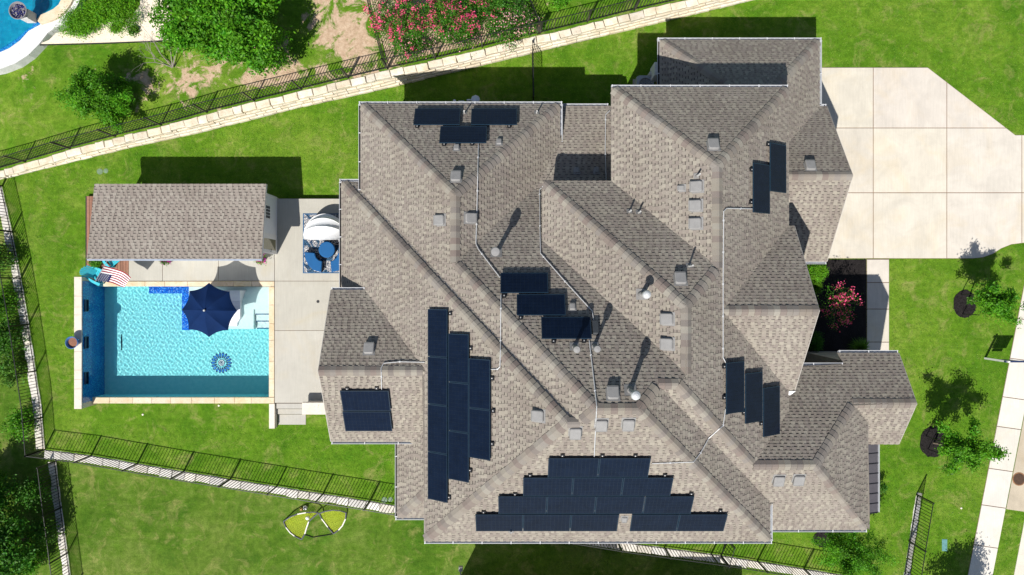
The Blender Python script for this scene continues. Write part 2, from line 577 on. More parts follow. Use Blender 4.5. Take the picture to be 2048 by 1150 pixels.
# the 300 shingles that show largest (highest, nearest the camera) are parts of their own
# (each of these is one full tab on an upper slope)
full = [j for j, t in enumerate(TABS) if t[10] == 0 and abs((t[4] - t[3]) - (t[6] - t[5])) < 1e-4 and t[4] - t[3] > 0.13]
def seen_size(j):
    t = TABS[j]; p = t[2] + t[1].u * t[3] + t[1].up * t[7]
    return (t[4] - t[3]) / (H - p.z) * (t[1].nrm.dot((Vector((0, 0, H)) - p).normalized()))
full.sort(key=seen_size, reverse=True)
single = set(full[:300])
bulk = [MB() for _ in FACES]
for j, tb in enumerate(TABS):
    if j in single:
        mb = MB(); tab_geo(mb, tb)
        mb.build('shingle', M_SHINGLE, n_faces[tb[0]])
    else: tab_geo(bulk[tb[0]], tb)
for i, mb in enumerate(bulk):
    if mb.f: mb.build('shingle_courses', M_SHINGLE, n_faces[i], kind='stuff')

# ---- ridge and hip caps
CAPT = [(0.238, 0.219, 0.190), (0.208, 0.184, 0.162), (0.180, 0.150, 0.138), (0.258, 0.244, 0.216), (0.165, 0.148, 0.138), (0.20, 0.184, 0.172)]
caps = []
for (a, b, pa, pb) in RIDGES:
    if b.z < a.z: a, b = b, a
    d = (b - a); L = d.length; d.normalize()
    wa = d.cross(pa.nrm); wb = d.cross(pb.nrm)
    if wa.z > 0: wa = -wa
    if wb.z > 0: wb = -wb
    up = (pa.nrm + pb.nrm).normalized()
    if a.z < b.z - 0.3: a = a + d * 0.13; L -= 0.13
    n = max(1, int(L / 0.235)); st = L / n
    i = 0
    for i in range(n):
        caps.append((a + d * (i * st), d, wa.normalized(), wb.normalized(), up, pa.nrm, pb.nrm, st))
caps.sort(key=lambda c: -c[0].z)
def cap_geo(mb, cp):
    p, d, wa, wb, up, na, nb, st = cp
    w = 0.205 + random.uniform(-0.012, 0.012)
    c = lerpc(random.choice(CAPT), random.choice(CAPT), random.random() * 0.5)
    rows = []
    for (s, h) in ((0.0, 0.062), (st * 1.0, 0.040)):
        q = p + d * s
        rows.append([q + wa * w + na * h * 0.8, q + wa * 0.055 + up * h * 1.05, q + wb * 0.055 + up * h * 1.05, q + wb * w + nb * h * 0.8])
    r0, r1 = rows
    low = [q - up * 0.03 for q in r0]
    vs = r0 + r1 + low
    fs = [(0, 1, 5, 4), (1, 2, 6, 5), (2, 3, 7, 6), (8, 9, 1, 0), (9, 10, 2, 1), (10, 11, 3, 2), (8, 0, 4), (3, 11, 7)]
    mb.faces(vs, fs, 0, c)
M_CAP = M_SHINGLE
rest = MB()
for i, cp in enumerate(caps):
    if i < 300:
        mb = MB(); cap_geo(mb, cp); mb.build('ridge_shingle', M_CAP, HOUSE)
    else: cap_geo(rest, cp)
if rest.f: rest.build('ridge_shingles', M_CAP, HOUSE, kind='stuff')
print('tabs', len(TABS), 'caps', len(caps))

# ---- walls under the eaves
M_WALL = pm('stone_render', (0.42, 0.38, 0.33), 0.85, 0.15, 3.0, bump=0.4, bscale=14)
M_TRIM = pm('white_trim', (0.74, 0.74, 0.74), 0.55, 0.04)
def wallbox(x0, y0, x1, y1, top, o=0.42, z0=-0.3):
    """walls set in from the eaves"""
    xa, xb = min(x0, x1) + o, max(x0, x1) - o; ya, yb = min(y0, y1) + o, max(y0, y1) - o
    mb = MB(); mb.box((xa, ya, z0), (xb, yb, top)); mb.build('wall', M_WALL, HOUSE)
wallbox(AW.q, AN.q, AE.q, 250 * S, 2.95)
wallbox(BW.q, BN.q, P.q, GS.q + 3.2, 6.1, 0.45)
wallbox(NW.q, ON.q, P.q, -300 * S, 6.12, 0.47)
wallbox(WW.q, -60 * S, GE.q, GS.q, 6.14, 0.44)
wallbox(WX0, WN.q, 0, -250 * S, 3.6, 0.43)
wallbox(KW.q, KN.q, KE.q, 0, 3.85, 0.41)
wallbox(KE.q - 2, QN.q, BW.q + 2, 0, 3.25, 0.40)
wallbox(440 * S, CN.q, CX, CS.q, 2.93, 0.36)
wallbox(400 * S, DN.q, DX, DS.q, 6.16, 0.38)
wallbox(400 * S, U(0, 730, 4.9).y + 0.1, FE.q, FS.q, 5.25, 0.46)
wallbox(U(1678, 0, 4.76).x, EN.q, EX, ES.q, 4.68, 0.37)
wallbox(IX, IN.q, WW.q + 1.5, IS.q, 4.36, 0.39)
wallbox(JW.q, -242 * S + 0.5, WW.q + 1.5, JS.q, 3.82, 0.4)
# gable walls
def gable(x, pa, pb, inn, ze):
    y0, y1 = pa.q - 0.38, pb.q + 0.38; ym = (pa.q + pb.q) / 2
    zr = pa.z(x, ym) - 0.2; zz = pa.z(x, y0) - 0.2
    mb = MB()
    for xx in (0,):
        vs = [(x - inn, y0, ze), (x - inn, y1, ze), (x - inn, y1, zz), (x - inn, ym, zr), (x - inn, y0, zz)]
        s = 0.12 if inn > 0 else -0.12
        vs2 = [(a - s, b, c) for a, b, c in vs]
        mb.faces(vs + vs2, [(0, 1, 2, 3, 4), (9, 8, 7, 6, 5)] + [(i, (i + 1) % 5, 5 + (i + 1) % 5, 5 + i) for i in range(5)])
    mb.build('gable_wall', M_WALL, HOUSE)
gable(CX, CN, CS, 0.362, 2.5); gable(DX, DN, DS, 0.382, 5.5); gable(EX, EN, ES, 0.372, 4.2); gable(IX, IN, IS, -0.392, 4.0)
# white rake boards along the gable ends
for (x, pa, pb, sgn) in ((CX, CN, CS, 1), (DX, DN, DS, 1), (EX, EN, ES, 1), (IX, IN, IS, -1)):
    ym = (pa.q + pb.q) / 2
    for pl in (pa, pb):
        mb = MB()
        y0 = pl.q
        A = at(pl, x, y0); B = at(pl, x, ym)
        e = Vector((sgn * 0.028, 0, 0)); dn = Vector((0, 0, -0.19)); up = Vector((0, 0, 0.012))
        vs = [A + up, B + up, B + dn, A + dn]; vs = [v + e * 0.1 for v in vs] + [v + e for v in vs]
        mb.faces(vs, [(0, 1, 2, 3), (7, 6, 5, 4), (0, 4, 5, 1), (1, 5, 6, 2), (2, 6, 7, 3), (3, 7, 4, 0)])
        mb.build('rake_board', pm('rake_paint', (0.36, 0.34, 0.31), 0.6, 0.06), HOUSE)

# ---- gutters
M_GUT = pm('gutter_metal', (0.46, 0.47, 0.49), 0.42, 0.06, 2.0, metallic=0.0, spec=0.5)
M_GUTLIT = pm('gutter_inside_lit', (0.40, 0.42, 0.45), 0.5, 0.15)  # gutter interior painted in its lit tone
M_GUTSHADE = pm('gutter_inside_shaded', (0.07, 0.065, 0.06), 0.8, 0.2)  # same interior with the shade painted into its colour
hanger = None
def gutter(a, b, outward, parent=HOUSE, w=0.115, hang=True):
    global hanger
    a = Vector(a); b = Vector(b); o = Vector(outward)
    dz = Vector((0, 0, 1))
    prof = [(0.004, 0.0), (0.004, -0.105), (w * 0.75, -0.105), (w, -0.03), (w, -0.012), (w - 0.018, -0.012), (w - 0.018, -0.028), (w * 0.75 - 0.01, -0.093), (0.016, -0.093), (0.016, 0.0)]
    mb = MB()
    n = len(prof)
    vs = [a + o * x + dz * (z - 0.01) for x, z in prof] + [b + o * x + dz * (z - 0.01) for x, z in prof]
    fs = [(i, (i + 1) % n, n + (i + 1) % n, n + i) for i in range(n)] + [tuple(range(n))[::-1], tuple(range(n, 2 * n))]
    mb.faces(vs, fs)
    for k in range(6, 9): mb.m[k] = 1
    g = mb.build('gutter', [M_GUT, M_GUTSHADE if o.x < -0.5 else M_GUTLIT], parent)  # west-facing runs get the painted shade inside, all others the lit tone
    if not hang: return g
    d = b - a; L = d.length; d.normalize()
    k = max(1, int(L / 1.15))
    for i in range(k + 1):
        q = a + d * min(max(L * i / k, 0.04), L - 0.04)
        m = Matrix((( d.x, o.x, 0, q.x), (d.y, o.y, 0, q.y), (0, 0, 1, q.z), (0, 0, 0, 1)))
        if hanger is None:
            hb = MB(); hb.box((-0.018, 0.0, -0.012), (0.018, w + 0.006, -0.002))
            hanger = hb.mesh('gutter_hanger', pm('hanger_metal', (0.52, 0.53, 0.55), 0.5))
        new_obj('gutter_hanger', hanger, g, m)
    return g
NV, SV, EV, WV = (0, 1, 0), (0, -1, 0), (1, 0, 0), (-1, 0, 0)
gutter(at(AN, AW.q - 0.11, AN.q), at(AN, AE.q + 0.11, AN.q), NV)
gutter(at(AE, AE.q, AN.q), at(AE, AE.q, CN.q), EV); gutter(at(AW, AW.q, AN.q), at(AW, AW.q, 330 * S), WV)
gutter(b_nw, b_ne, NV)
gutter(at(KN, KW.q - 0.11, KN.q), at(KN, KE.q + 0.11, KN.q), NV); gutter(k_nw, at(KW, KW.q, kw_w0.y), WV); gutter(k_ne, at(KE, KE.q, ke_q.y), EV)
gutter(at(WN, WX0 - 0.11, WN.q), at(WN, KW.q - 0.12, WN.q), NV); gutter(w_c, at(WW, WX0, IN.q - 0.1), WV)
gutter(at(QN, KE.q + 0.1, QN.q), at(QN, BW.q + 0.3, QN.q), NV)
gutter(at(IN, IX, IN.q), X3(IN, VP('y', IN.q), VP('x', U(730, 0, 4.44).x)), NV); gutter(at(IS, IX, IS.q), at(IS, WW.q + 0.1, IS.q), SV)
gutter(at(JW, JW.q, -245 * S), at(JW, JW.q, JS.q), WV); gutter(at(JS, JW.q - 0.11, JS.q), at(JS, WW.q + 0.1, JS.q), SV)
gutter(g_sw, at(GS, GE.q + 0.1, GS.q), SV); gutter(g_se, at(GE, GE.q, ge_f.y), EV)
gutter(at(FS, GE.q + 0.12, FS.q), f_se, SV)
gutter(at(CN, AE.q + 0.12, CN.q), at(CN, CX, CN.q), NV); gutter(at(CS, 578 * S * 0.90, CS.q), at(CS, CX, CS.q), SV)
ya = U(0, 730, 4.9).y
gutter(at(EN, DX + 0.05, ya), at(EN, U(1680, 0, 4.8).x, ya), NV); gutter(at(EN, U(1678, 0, 4.76).x, EN.q), at(EN, EX, EN.q), NV)
# small white cover at the foot of the south gable valley
mb = MB(); q = at(P, P.q, DS.q)
mb.slab([q + Vector((-0.02, 0.03, 0.1)), q + Vector((-0.02, -0.14, 0.06)), q + Vector((0.05, -0.14, 0.06)), q + Vector((0.26, 0.03, 0.1))], 0.03)
mb.build('gutter_cover', M_TRIM, HOUSE)

# ---- metal awning by the front window
M_SEAM = pm('dark_seam_metal', (0.085, 0.078, 0.086), 0.45, 0.1, spec=0.5)
aw = MB()
za, zb = 3.05, 2.75
xa = U(1735, 0, za).x - 0.3; xb = U(1756, 0, zb).x
ys = [U(0, y, 2.9).y for y in (888, 907.5, 928, 948, 968, 988, 1008, 1027)]
for i in range(7):
    mb = MB(); y0, y1 = ys[i] - 0.012, ys[i + 1] + 0.012
    mb.slab([(xa, y1, za), (xb, y1, zb), (xb, y0, zb), (xa, y0, za)], 0.03)
    mb.build('awning_panel', M_SEAM, HOUSE)
mb = MB()
for y in ys:
    mb.slab([(xa, y - 0.012, za + 0.03), (xb, y - 0.012, zb + 0.03), (xb, y + 0.012, zb + 0.03), (xa, y + 0.012, za + 0.03)], 0.09)
mb.build('awning_seams', pm('seam_black', (0.02, 0.02, 0.022), 0.5), HOUSE)
gutter((xb, ys[0], zb), (xb, ys[-1], zb), EV, hang=False, w=0.09)
# ------------------------------------------------------------------ vents, pipes, conduits on the roof
M_VENT = pm('vent_metal', (0.225, 0.222, 0.218), 0.55, 0.1, 5.0)
M_PIPE = pm('grey_pipe', (0.36, 0.36, 0.36), 0.5, 0.1)
M_PVC = pm('white_pipe', (0.50, 0.50, 0.49), 0.45, 0.05)
M_GALV = pm('galvanised', (0.50, 0.51, 0.52), 0.4, 0.1, 9.0, metallic=0.1)
M_LEAD = pm('lead_flashing', (0.20, 0.195, 0.19), 0.55, 0.12)
M_BLACK = pm('black_part', (0.015, 0.015, 0.017), 0.5, 0.1)

def frame_on(pl, p):
    """matrix: x along the courses, y up the slope, z out of the roof"""
    return Matrix(((pl.u.x, pl.up.x, pl.nrm.x, p.x), (pl.u.y, pl.up.y, pl.nrm.y, p.y), (pl.u.z, pl.up.z, pl.nrm.z, p.z), (0, 0, 0, 1)))

def vent_mesh(w, l, h):
    mb = MB()
    a = w / 2
    # flange, then a hood sloping down to the front (down-slope) edge with rounded upper corners
    mb.box((-a - 0.04, -l / 2 + 0.02, 0.02), (a + 0.04, l / 2 + 0.06, 0.034))
    c = 0.07 * w / 0.45
    base = [(-a, -l / 2), (a, -l / 2), (a, l / 2 - c), (a - c * 0.4, l / 2 - c * 0.3), (a - c, l / 2), (-a + c, l / 2), (-a + c * 0.4, l / 2 - c * 0.3), (-a, l / 2 - c)]
    i = inset(base, 0.03)
    def hz(y): return h * (0.62 + 0.38 * (0.5 - y / l))
    n = len(base)
    vs = [(x, y, 0.03) for x, y in base] + [(x, y, hz(y) - 0.025) for x, y in base] + [(x, y, hz(y)) for x, y in i]
    fs = []
    for k in range(n):
        j = (k + 1) % n
        fs += [(k, j, n + j, n + k), (n + k, n + j, 2 * n + j, 2 * n + k)]
    fs.append(tuple(range(2 * n, 3 * n)))
    mb.faces(vs, fs)
    mb.box((-a + 0.02, -l / 2 - 0.02, h * 0.86), (a - 0.02, -l / 2 + 0.01, h * 0.94))
    return mb.mesh('roof_vent', M_VENT)
V_BIG = vent_mesh(0.42, 0.44, 0.20); V_SMALL = vent_mesh(0.22, 0.24, 0.13)
for x, y, pl, big in [(912, 353, KN, 1), (879, 440, KW, 1), (941, 436, KE, 1), (1427, 289, BN, 1), (1393, 373, BW, 1), (1391, 411, BW, 1), (1391, 447, BW, 1),
                      (1334, 638, NW, 1), (1334, 688, NW, 1), (1361, 557, ON, 1), (1226, 786, M, 1), (1076, 832, WW, 1), (1151, 866, GS, 1), (1203, 850, GS, 1),
                      (1257, 849, GS, 1), (1558, 961, FS, 1), (1598, 960, FS, 1), (1621, 331, CN, 1), (738, 697, IN, 1),
                      (1145, 613, M, 0), (998, 283, KN, 0), (913, 294, KN, 0), (1154, 340, QN, 0), (1194, 340, QN, 0), (1362, 376, BW, 0), (1249, 1040, GS, 0)]:
    p = on_plane(pl, x, y, 0.1)
    new_obj('roof_vent', V_BIG if big else V_SMALL, HOUSE, frame_on(pl, p - pl.nrm * 0.085))

def flashing(mb, pl, p, r, m=0):
    f = frame_on(pl, p)
    vs = [f @ Vector(q) for q in ((-r, -r, 0.036), (r, -r, 0.036), (r, r, 0.036), (-r, r, 0.036))]
    mb.face(vs, m)
# px of the TOP of the pipe, height above roof, radius, cap
def pipe(x, y, pl, h, r, cap):
    # foot under the top: search the plane point whose vertical at height h projects to the pixel
    p = on_plane(pl, x, y, h)
    foot = Vector((p.x, p.y, pl.z(p.x, p.y)))
    mb = MB()
    flashing(mb, pl, foot, r * 2.2 + 0.03, 1)
    mb.tube([foot + Vector((0, 0, -0.05)), foot + Vector((0, 0, 0.10))], [r * 1.9, r * 1.25], 12, 1)
    mb.tube([foot, foot + Vector((0, 0, h - 0.02))], r, 12, 0, caps=False)
    o = mb.build('flue_pipe' if cap else 'vent_pipe', [M_PIPE if cap else M_PVC, M_LEAD], HOUSE)
    t = foot + Vector((0, 0, h))
    cb = MB()
    if cap == 'disc': cb.lathe([(r * 1.5, t.z - 0.20), (r * 2.0, t.z - 0.18), (r * 2.0, t.z - 0.02), (r * 1.7, t.z + 0.01), (0.01, t.z + 0.02)], t.x, t.y, 20)
    elif cap == 'ball': cb.lathe([(r * 1.0, t.z - 0.22), (r * 1.7, t.z - 0.15), (r * 2.0, t.z - 0.05), (r * 1.7, t.z + 0.04), (r * 0.9, t.z + 0.09), (0.01, t.z + 0.105)], t.x, t.y, 20)
    else: cb.lathe([(r, t.z - 0.03), (r, t.z), (r * 0.7, t.z), (r * 0.68, t.z - 0.10)], t.x, t.y, 12)
    cb.build('pipe_cap', {'disc': M_VENT, 'ball': M_GALV}.get(cap, M_PVC), o, smooth=False)
pipe(991, 503, M, 1.25, 0.09, 'disc'); pipe(1154, 699, M, 1.05, 0.065, 'disc'); pipe(1195, 698, M, 1.05, 0.065, 'disc')
pipe(1272, 791, M, 1.15, 0.085, 'ball'); pipe(1294, 589, NW, 1.0, 0.08, 'ball')
for x, y, pl, h in [(1262, 421, ON, 0.42), (1281, 423, ON, 0.45), (1386, 531, ON, 0.62), (1400, 348, BW, 0.45), (928, 222, KN, 0.4), (1074, 222, KN, 0.4), (1022, 1066, GS, 0.3)]:
    pipe(x, y, pl, h, 0.035, '')

def conduit(pts, r=0.018, lift=0.075):
    out = []
    for i in range(len(pts) - 1):
        (x0, y0), (x1, y1) = pts[i], pts[i + 1]
        n = max(2, int(math.hypot(x1 - x0, y1 - y0) / 9))
        for k in range(n + (i == len(pts) - 2)):
            t = k / n
            hit = roof_hit(x0 + (x1 - x0) * t, y0 + (y1 - y0) * t, 0.0)
            if hit: out.append(hit[0] + Vector((0, 0, lift)))
    mb = MB(); mb.tube(out, r, 6)
    for q in out[3::7]:
        mb.box((q.x - 0.032, q.y - 0.032, q.z - 0.07), (q.x + 0.032, q.y + 0.032, q.z + 0.0))
    mb.build('conduit', M_GALV, HOUSE)
conduit([(957, 287), (954, 420), (952, 488), (958, 500), (1000, 555)])
conduit([(1085, 374), (1079, 380), (1080, 470), (1081, 507), (1130, 563), (1184, 622), (1187, 640)])
conduit([(1002, 589), (1001, 700), (1000, 733), (995, 738), (982, 738)])
conduit([(1178, 680), (1186, 750), (1193, 812), (1190, 870), (1188, 912)])
conduit([(1508, 418), (1452, 417), (1446, 423), (1445, 550), (1445, 715), (1452, 728)])
conduit([(1450, 817), (1445, 850), (1416, 876), (1400, 905), (1386, 923), (1303, 926)])
conduit([(764, 780), (763, 735), (768, 726), (800, 723), (850, 724)])
conduit([(1219, 222), (1211, 230), (1210, 300), (1212, 360)])
# junction box beside the lowest of the three stepped panels
pj = on_plane(M, 1191, 655, 0.1)
mb = MB(); mb.box((-0.11, -0.28, 0.02), (0.11, 0.28, 0.16), bev=0.015)
new_obj('junction_box', mb.mesh('junction_box', pm('dark_box', (0.05, 0.055, 0.06), 0.4)), HOUSE, frame_on(M, pj - M.nrm * 0.1))
# downspout elbow at the corner of the south block
mb = MB(); q = at(GE, GE.q, ge_f.y)
mb.box((q.x - 0.0, q.y - 0.05, q.z - 0.2), (q.x + 0.12, q.y + 0.1, q.z + 0.02)); mb.build('downspout', M_BLACK, HOUSE)

# ------------------------------------------------------------------ solar panels
def panel_glass():
    m, t, out = nodes_of('solar_cell')
    pos = geo_pos(t)
    c = ramp(t, noise(t, pos, 3.0, 3.0), [(0.3, (0.0025, 0.0060, 0.0165)), (0.7, (0.004, 0.0092, 0.0240))])
    p = pbsdf(t, out, c, 0.16, 0, 0.22)
    return m
M_CELL = panel_glass()
M_FRAME = pm('panel_frame', (0.010, 0.026, 0.048), 0.4, 0.1, spec=0.3)
M_BACK = pm('panel_back', (0.016, 0.024, 0.036), 0.3, 0.1)
M_RAIL = pm('panel_rail', (0.045, 0.047, 0.05), 0.45, 0.1)
PANEL_CACHE = {}
def panel_meshes(L, Wd):
    key = (round(L, 3), round(Wd, 3))
    if key in PANEL_CACHE: return PANEL_CACHE[key]
    a, b = L / 2, Wd / 2
    fr = MB(); w = 0.022; z0, z1 = -0.04, 0.004
    fr.box((-a, -b, z0), (a, -b + w, z1)); fr.box((-a, b - w, z0), (a, b, z1))
    fr.box((-a, -b + w, z0), (-a + w, b - w, z1)); fr.box((a - w, -b + w, z0), (a, b - w, z1))
    bk = MB(); bk.box((-a + w, -b + w, -0.012), (a - w, b - w, -0.004))
    ce = MB(); nx, ny = 12, 6
    gx = (L - 2 * w - 0.02) / nx; gy = (Wd - 2 * w - 0.02) / ny
    for i in range(nx):
        for j in range(ny):
            x = -a + w + 0.01 + i * gx; y = -b + w + 0.01 + j * gy
            ce.faces([(x + 0.003, y + 0.003, 0), (x + gx - 0.003, y + 0.003, 0), (x + gx - 0.003, y + gy - 0.003, 0), (x + 0.003, y + gy - 0.003, 0)], [(0, 1, 2, 3)])
    ra = MB()
    for s in (-0.55, 0.55):
        ra.box((-a + 0.02, s * b - 0.02, -0.10), (a - 0.02, s * b + 0.02, -0.042))
    sk = MB(); sk.box((-a, -b - 0.012, -0.12), (a, -b - 0.001, -0.005))
    r = (fr.mesh('frame', M_FRAME), bk.mesh('backsheet', M_BACK), ce.mesh('solar_cells', M_CELL), ra.mesh('mounting_rail', M_RAIL))
    PANEL_CACHE[key] = r
    return r
def place_solar(pl, p, L, Wd, label, group):
    f = frame_on(pl, p)
    t = thing('solar_panel', label, 'solar panel', group=group)
    t.matrix_world = f
    for nm, me in zip(('frame', 'backsheet', 'solar_cells', 'mounting_rail'), panel_meshes(L, Wd)):
        o = new_obj(nm, me, t)
        if nm == 'solar_cells': o['kind'] = 'stuff'
def block(pl, boxes, labels, group, portrait=False):
    """boxes in photo pixels of the panel faces; all panels of a block share one true size"""
    ls, ws = [], []
    for (x0, y0, x1, y1) in boxes:
        a = on_plane(pl, x0, (y0 + y1) / 2, 0.19); b = on_plane(pl, x1, (y0 + y1) / 2, 0.19)
        c = on_plane(pl, (x0 + x1) / 2, y0, 0.19); d = on_plane(pl, (x0 + x1) / 2, y1, 0.19)
        ex, ey = (b - a).length, (d - c).length
        ls.append(ex); ws.append(ey)
    L, Wd = float(np.median(ls)), float(np.median(ws))
    print(pl.face, 'panel', round(L, 2), round(Wd, 2))
    A, B = (L, Wd) if pl.face in 'NS' else (Wd, L)
    pts = [on_plane(pl, (x0 + x1) / 2, (y0 + y1) / 2, 0.16 / pl.nrm.z) for (x0, y0, x1, y1) in boxes]
    # panels that touch along the courses sit in one straight, evenly spaced run
    runs = [[0]]
    for i in range(1, len(boxes)):
        p, q = boxes[i - 1], boxes[i]
        touch = (abs(q[0] - p[2]) < 3 and q[1] == p[1]) if pl.face in 'NS' else (abs(q[1] - p[3]) < 3 and q[0] == p[0])
        if touch: runs[-1].append(i)
        else: runs.append([i])
    for r in runs:
        c = sum((pts[i] for i in r), Vector((0, 0, 0))) / len(r)
        sg = 1 if (pts[r[-1]] - pts[r[0]]).dot(pl.u) >= 0 else -1
        for k, i in enumerate(r):
            place_solar(pl, c + pl.u * (sg * (k - (len(r) - 1) / 2) * (A + 0.004)), A - 0.014, B - 0.02, labels[i], group)
block(KN, [(828, 216.5, 920.5, 249), (942, 216.5, 1034.5, 249), (880, 252.5, 973, 284.5)],
      ['solar panel left of the small pipe in the upper pair on the north west hip', 'solar panel right of the small pipe in the upper pair on the north west hip', 'dark solar panel centred below the upper pair on the north west hip'], 'three solar panels on the north west hip')
block(M, [(1000, 544, 1097, 586), (1033, 588, 1131, 630), (1083, 633, 1182, 677)],
      ['topmost panel of the three stepped solar panels in the middle of the roof', 'middle panel of the three stepped solar panels, next to the small square vent', 'lowest panel of the three stepped solar panels, with a pipe shadow across it'], 'three stepped solar panels in the roof centre')
wb = []; wl = []
for (x0, x1, ys, nm) in ((855, 894.5, (618, 717, 810, 903, 1002), 'left column of four'), (896, 937, (670, 767, 862, 960), 'middle column of three'), (938, 979, (718, 818, 918), 'right column of two')):
    ords = {4: ['top', 'second', 'third', 'bottom'], 3: ['top', 'middle', 'bottom'], 2: ['upper', 'lower']}[len(ys) - 1]
    for i in range(len(ys) - 1):
        wb.append((x0, ys[i], x1, ys[i + 1])); wl.append('%s solar panel in the %s on the west roof slope' % (ords[i], nm))
block(WW, wb, wl, 'nine solar panels on the west slope')
block(IS, [(683, 782, 779, 822), (687, 823, 783, 863)], ['upper of two joined solar panels on the small west gable', 'lower of two joined solar panels on the small west gable'], 'two solar panels on the west gable')
gb = []; gl = []
rows = [((917, 955), (1095, 1197, 1301), 'top row of two'), ((956, 992), (1046, 1145, 1245, 1344), 'second row of three'), ((993, 1028), (997, 1093.5, 1190.5, 1287, 1387), 'third row of four')]
for (y0, y1), xs, nm in rows:
    n = len(xs) - 1
    ords = {2: ['left', 'right'], 3: ['left', 'middle', 'right'], 4: ['leftmost', 'second', 'third', 'rightmost']}[n]
    for i in range(n):
        gb.append((xs[i], y0, xs[i + 1], y1)); gl.append('%s solar panel in the %s on the south slope' % (ords[i], nm))
for i, (x0, x1) in enumerate(((951, 1045.5), (1046, 1141), (1142, 1236))):
    gb.append((x0, 1029, x1, 1063)); gl.append('%s of three solar panels in the bottom row left of the gap and vent' % ['leftmost', 'middle', 'rightmost'][i])
for i, (x0, x1) in enumerate(((1261, 1356), (1357, 1452))):
    gb.append((x0, 1029, x1, 1063)); gl.append('%s of two solar panels in the bottom row right of the gap and vent' % ['left', 'right'][i])
block(GS, gb, gl, 'fourteen solar panels on the south slope')
block(P, [(1540.5, 287, 1573, 385), (1507, 328, 1540, 426), (1453, 725, 1489, 825), (1491, 745, 1526, 845), (1527.5, 772, 1560, 873)],
      ['right solar panel of the staggered pair near the driveway gable', 'left solar panel of the staggered pair near the driveway gable, conduit at its foot',
       'left solar panel of the three descending ones on the south east slope', 'middle solar panel of the three descending ones on the south east slope', 'right solar panel of the three descending ones on the south east slope'], 'five solar panels on the east slope')
# black microinverter feet with bright clips peeping out at the panel edges
feet = MB(); clip = MB()
for x, y, pl in [(874, 623, WW), (900, 627, WW), (941, 697, WW), (984, 757, WW), (986, 822, WW), (984, 888, WW), (940, 941, WW), (898, 995, WW),
                 (834, 252, KN), (1018, 252, KN), (888, 288, KN), (944, 287, KN), (1008, 591, M), (1041, 635, M), (1107, 682, M), (1168, 681, M),
                 (1125, 912, GS), (1205, 912, GS), (1271, 912, GS), (1060, 951, GS), (1330, 951, GS), (1030, 989, GS), (1383, 988, GS), (967, 1025, GS), (1441, 1022, GS),
                 (1504, 339, P), (1503, 404, P), (1537, 288, P), (1449, 733, P), (1449, 795, P), (1488, 825, P), (1523, 847, P), (694, 778, IS), (753, 777, IS)]:
    p = on_plane(pl, x, y, 0.1); f = frame_on(pl, p)
    for mb, (a, b, c, d, e, g) in ((feet, (-0.075, -0.075, -0.08, 0.075, 0.075, 0.0)), (clip, (-0.024, -0.02, 0.002, 0.016, 0.026, 0.016))):
        vs = [f @ Vector(q) for q in ((a, b, c), (d, b, c), (d, e, c), (a, e, c), (a, b, g), (d, b, g), (d, e, g), (a, e, g))]
        mb.faces(vs, [(0, 3, 2, 1), (4, 5, 6, 7), (0, 1, 5, 4), (1, 2, 6, 5), (2, 3, 7, 6), (3, 0, 4, 7)])
feet.build('panel_feet', M_BLACK, HOUSE, kind='stuff'); clip.build('panel_clips', M_PVC, HOUSE, kind='stuff')
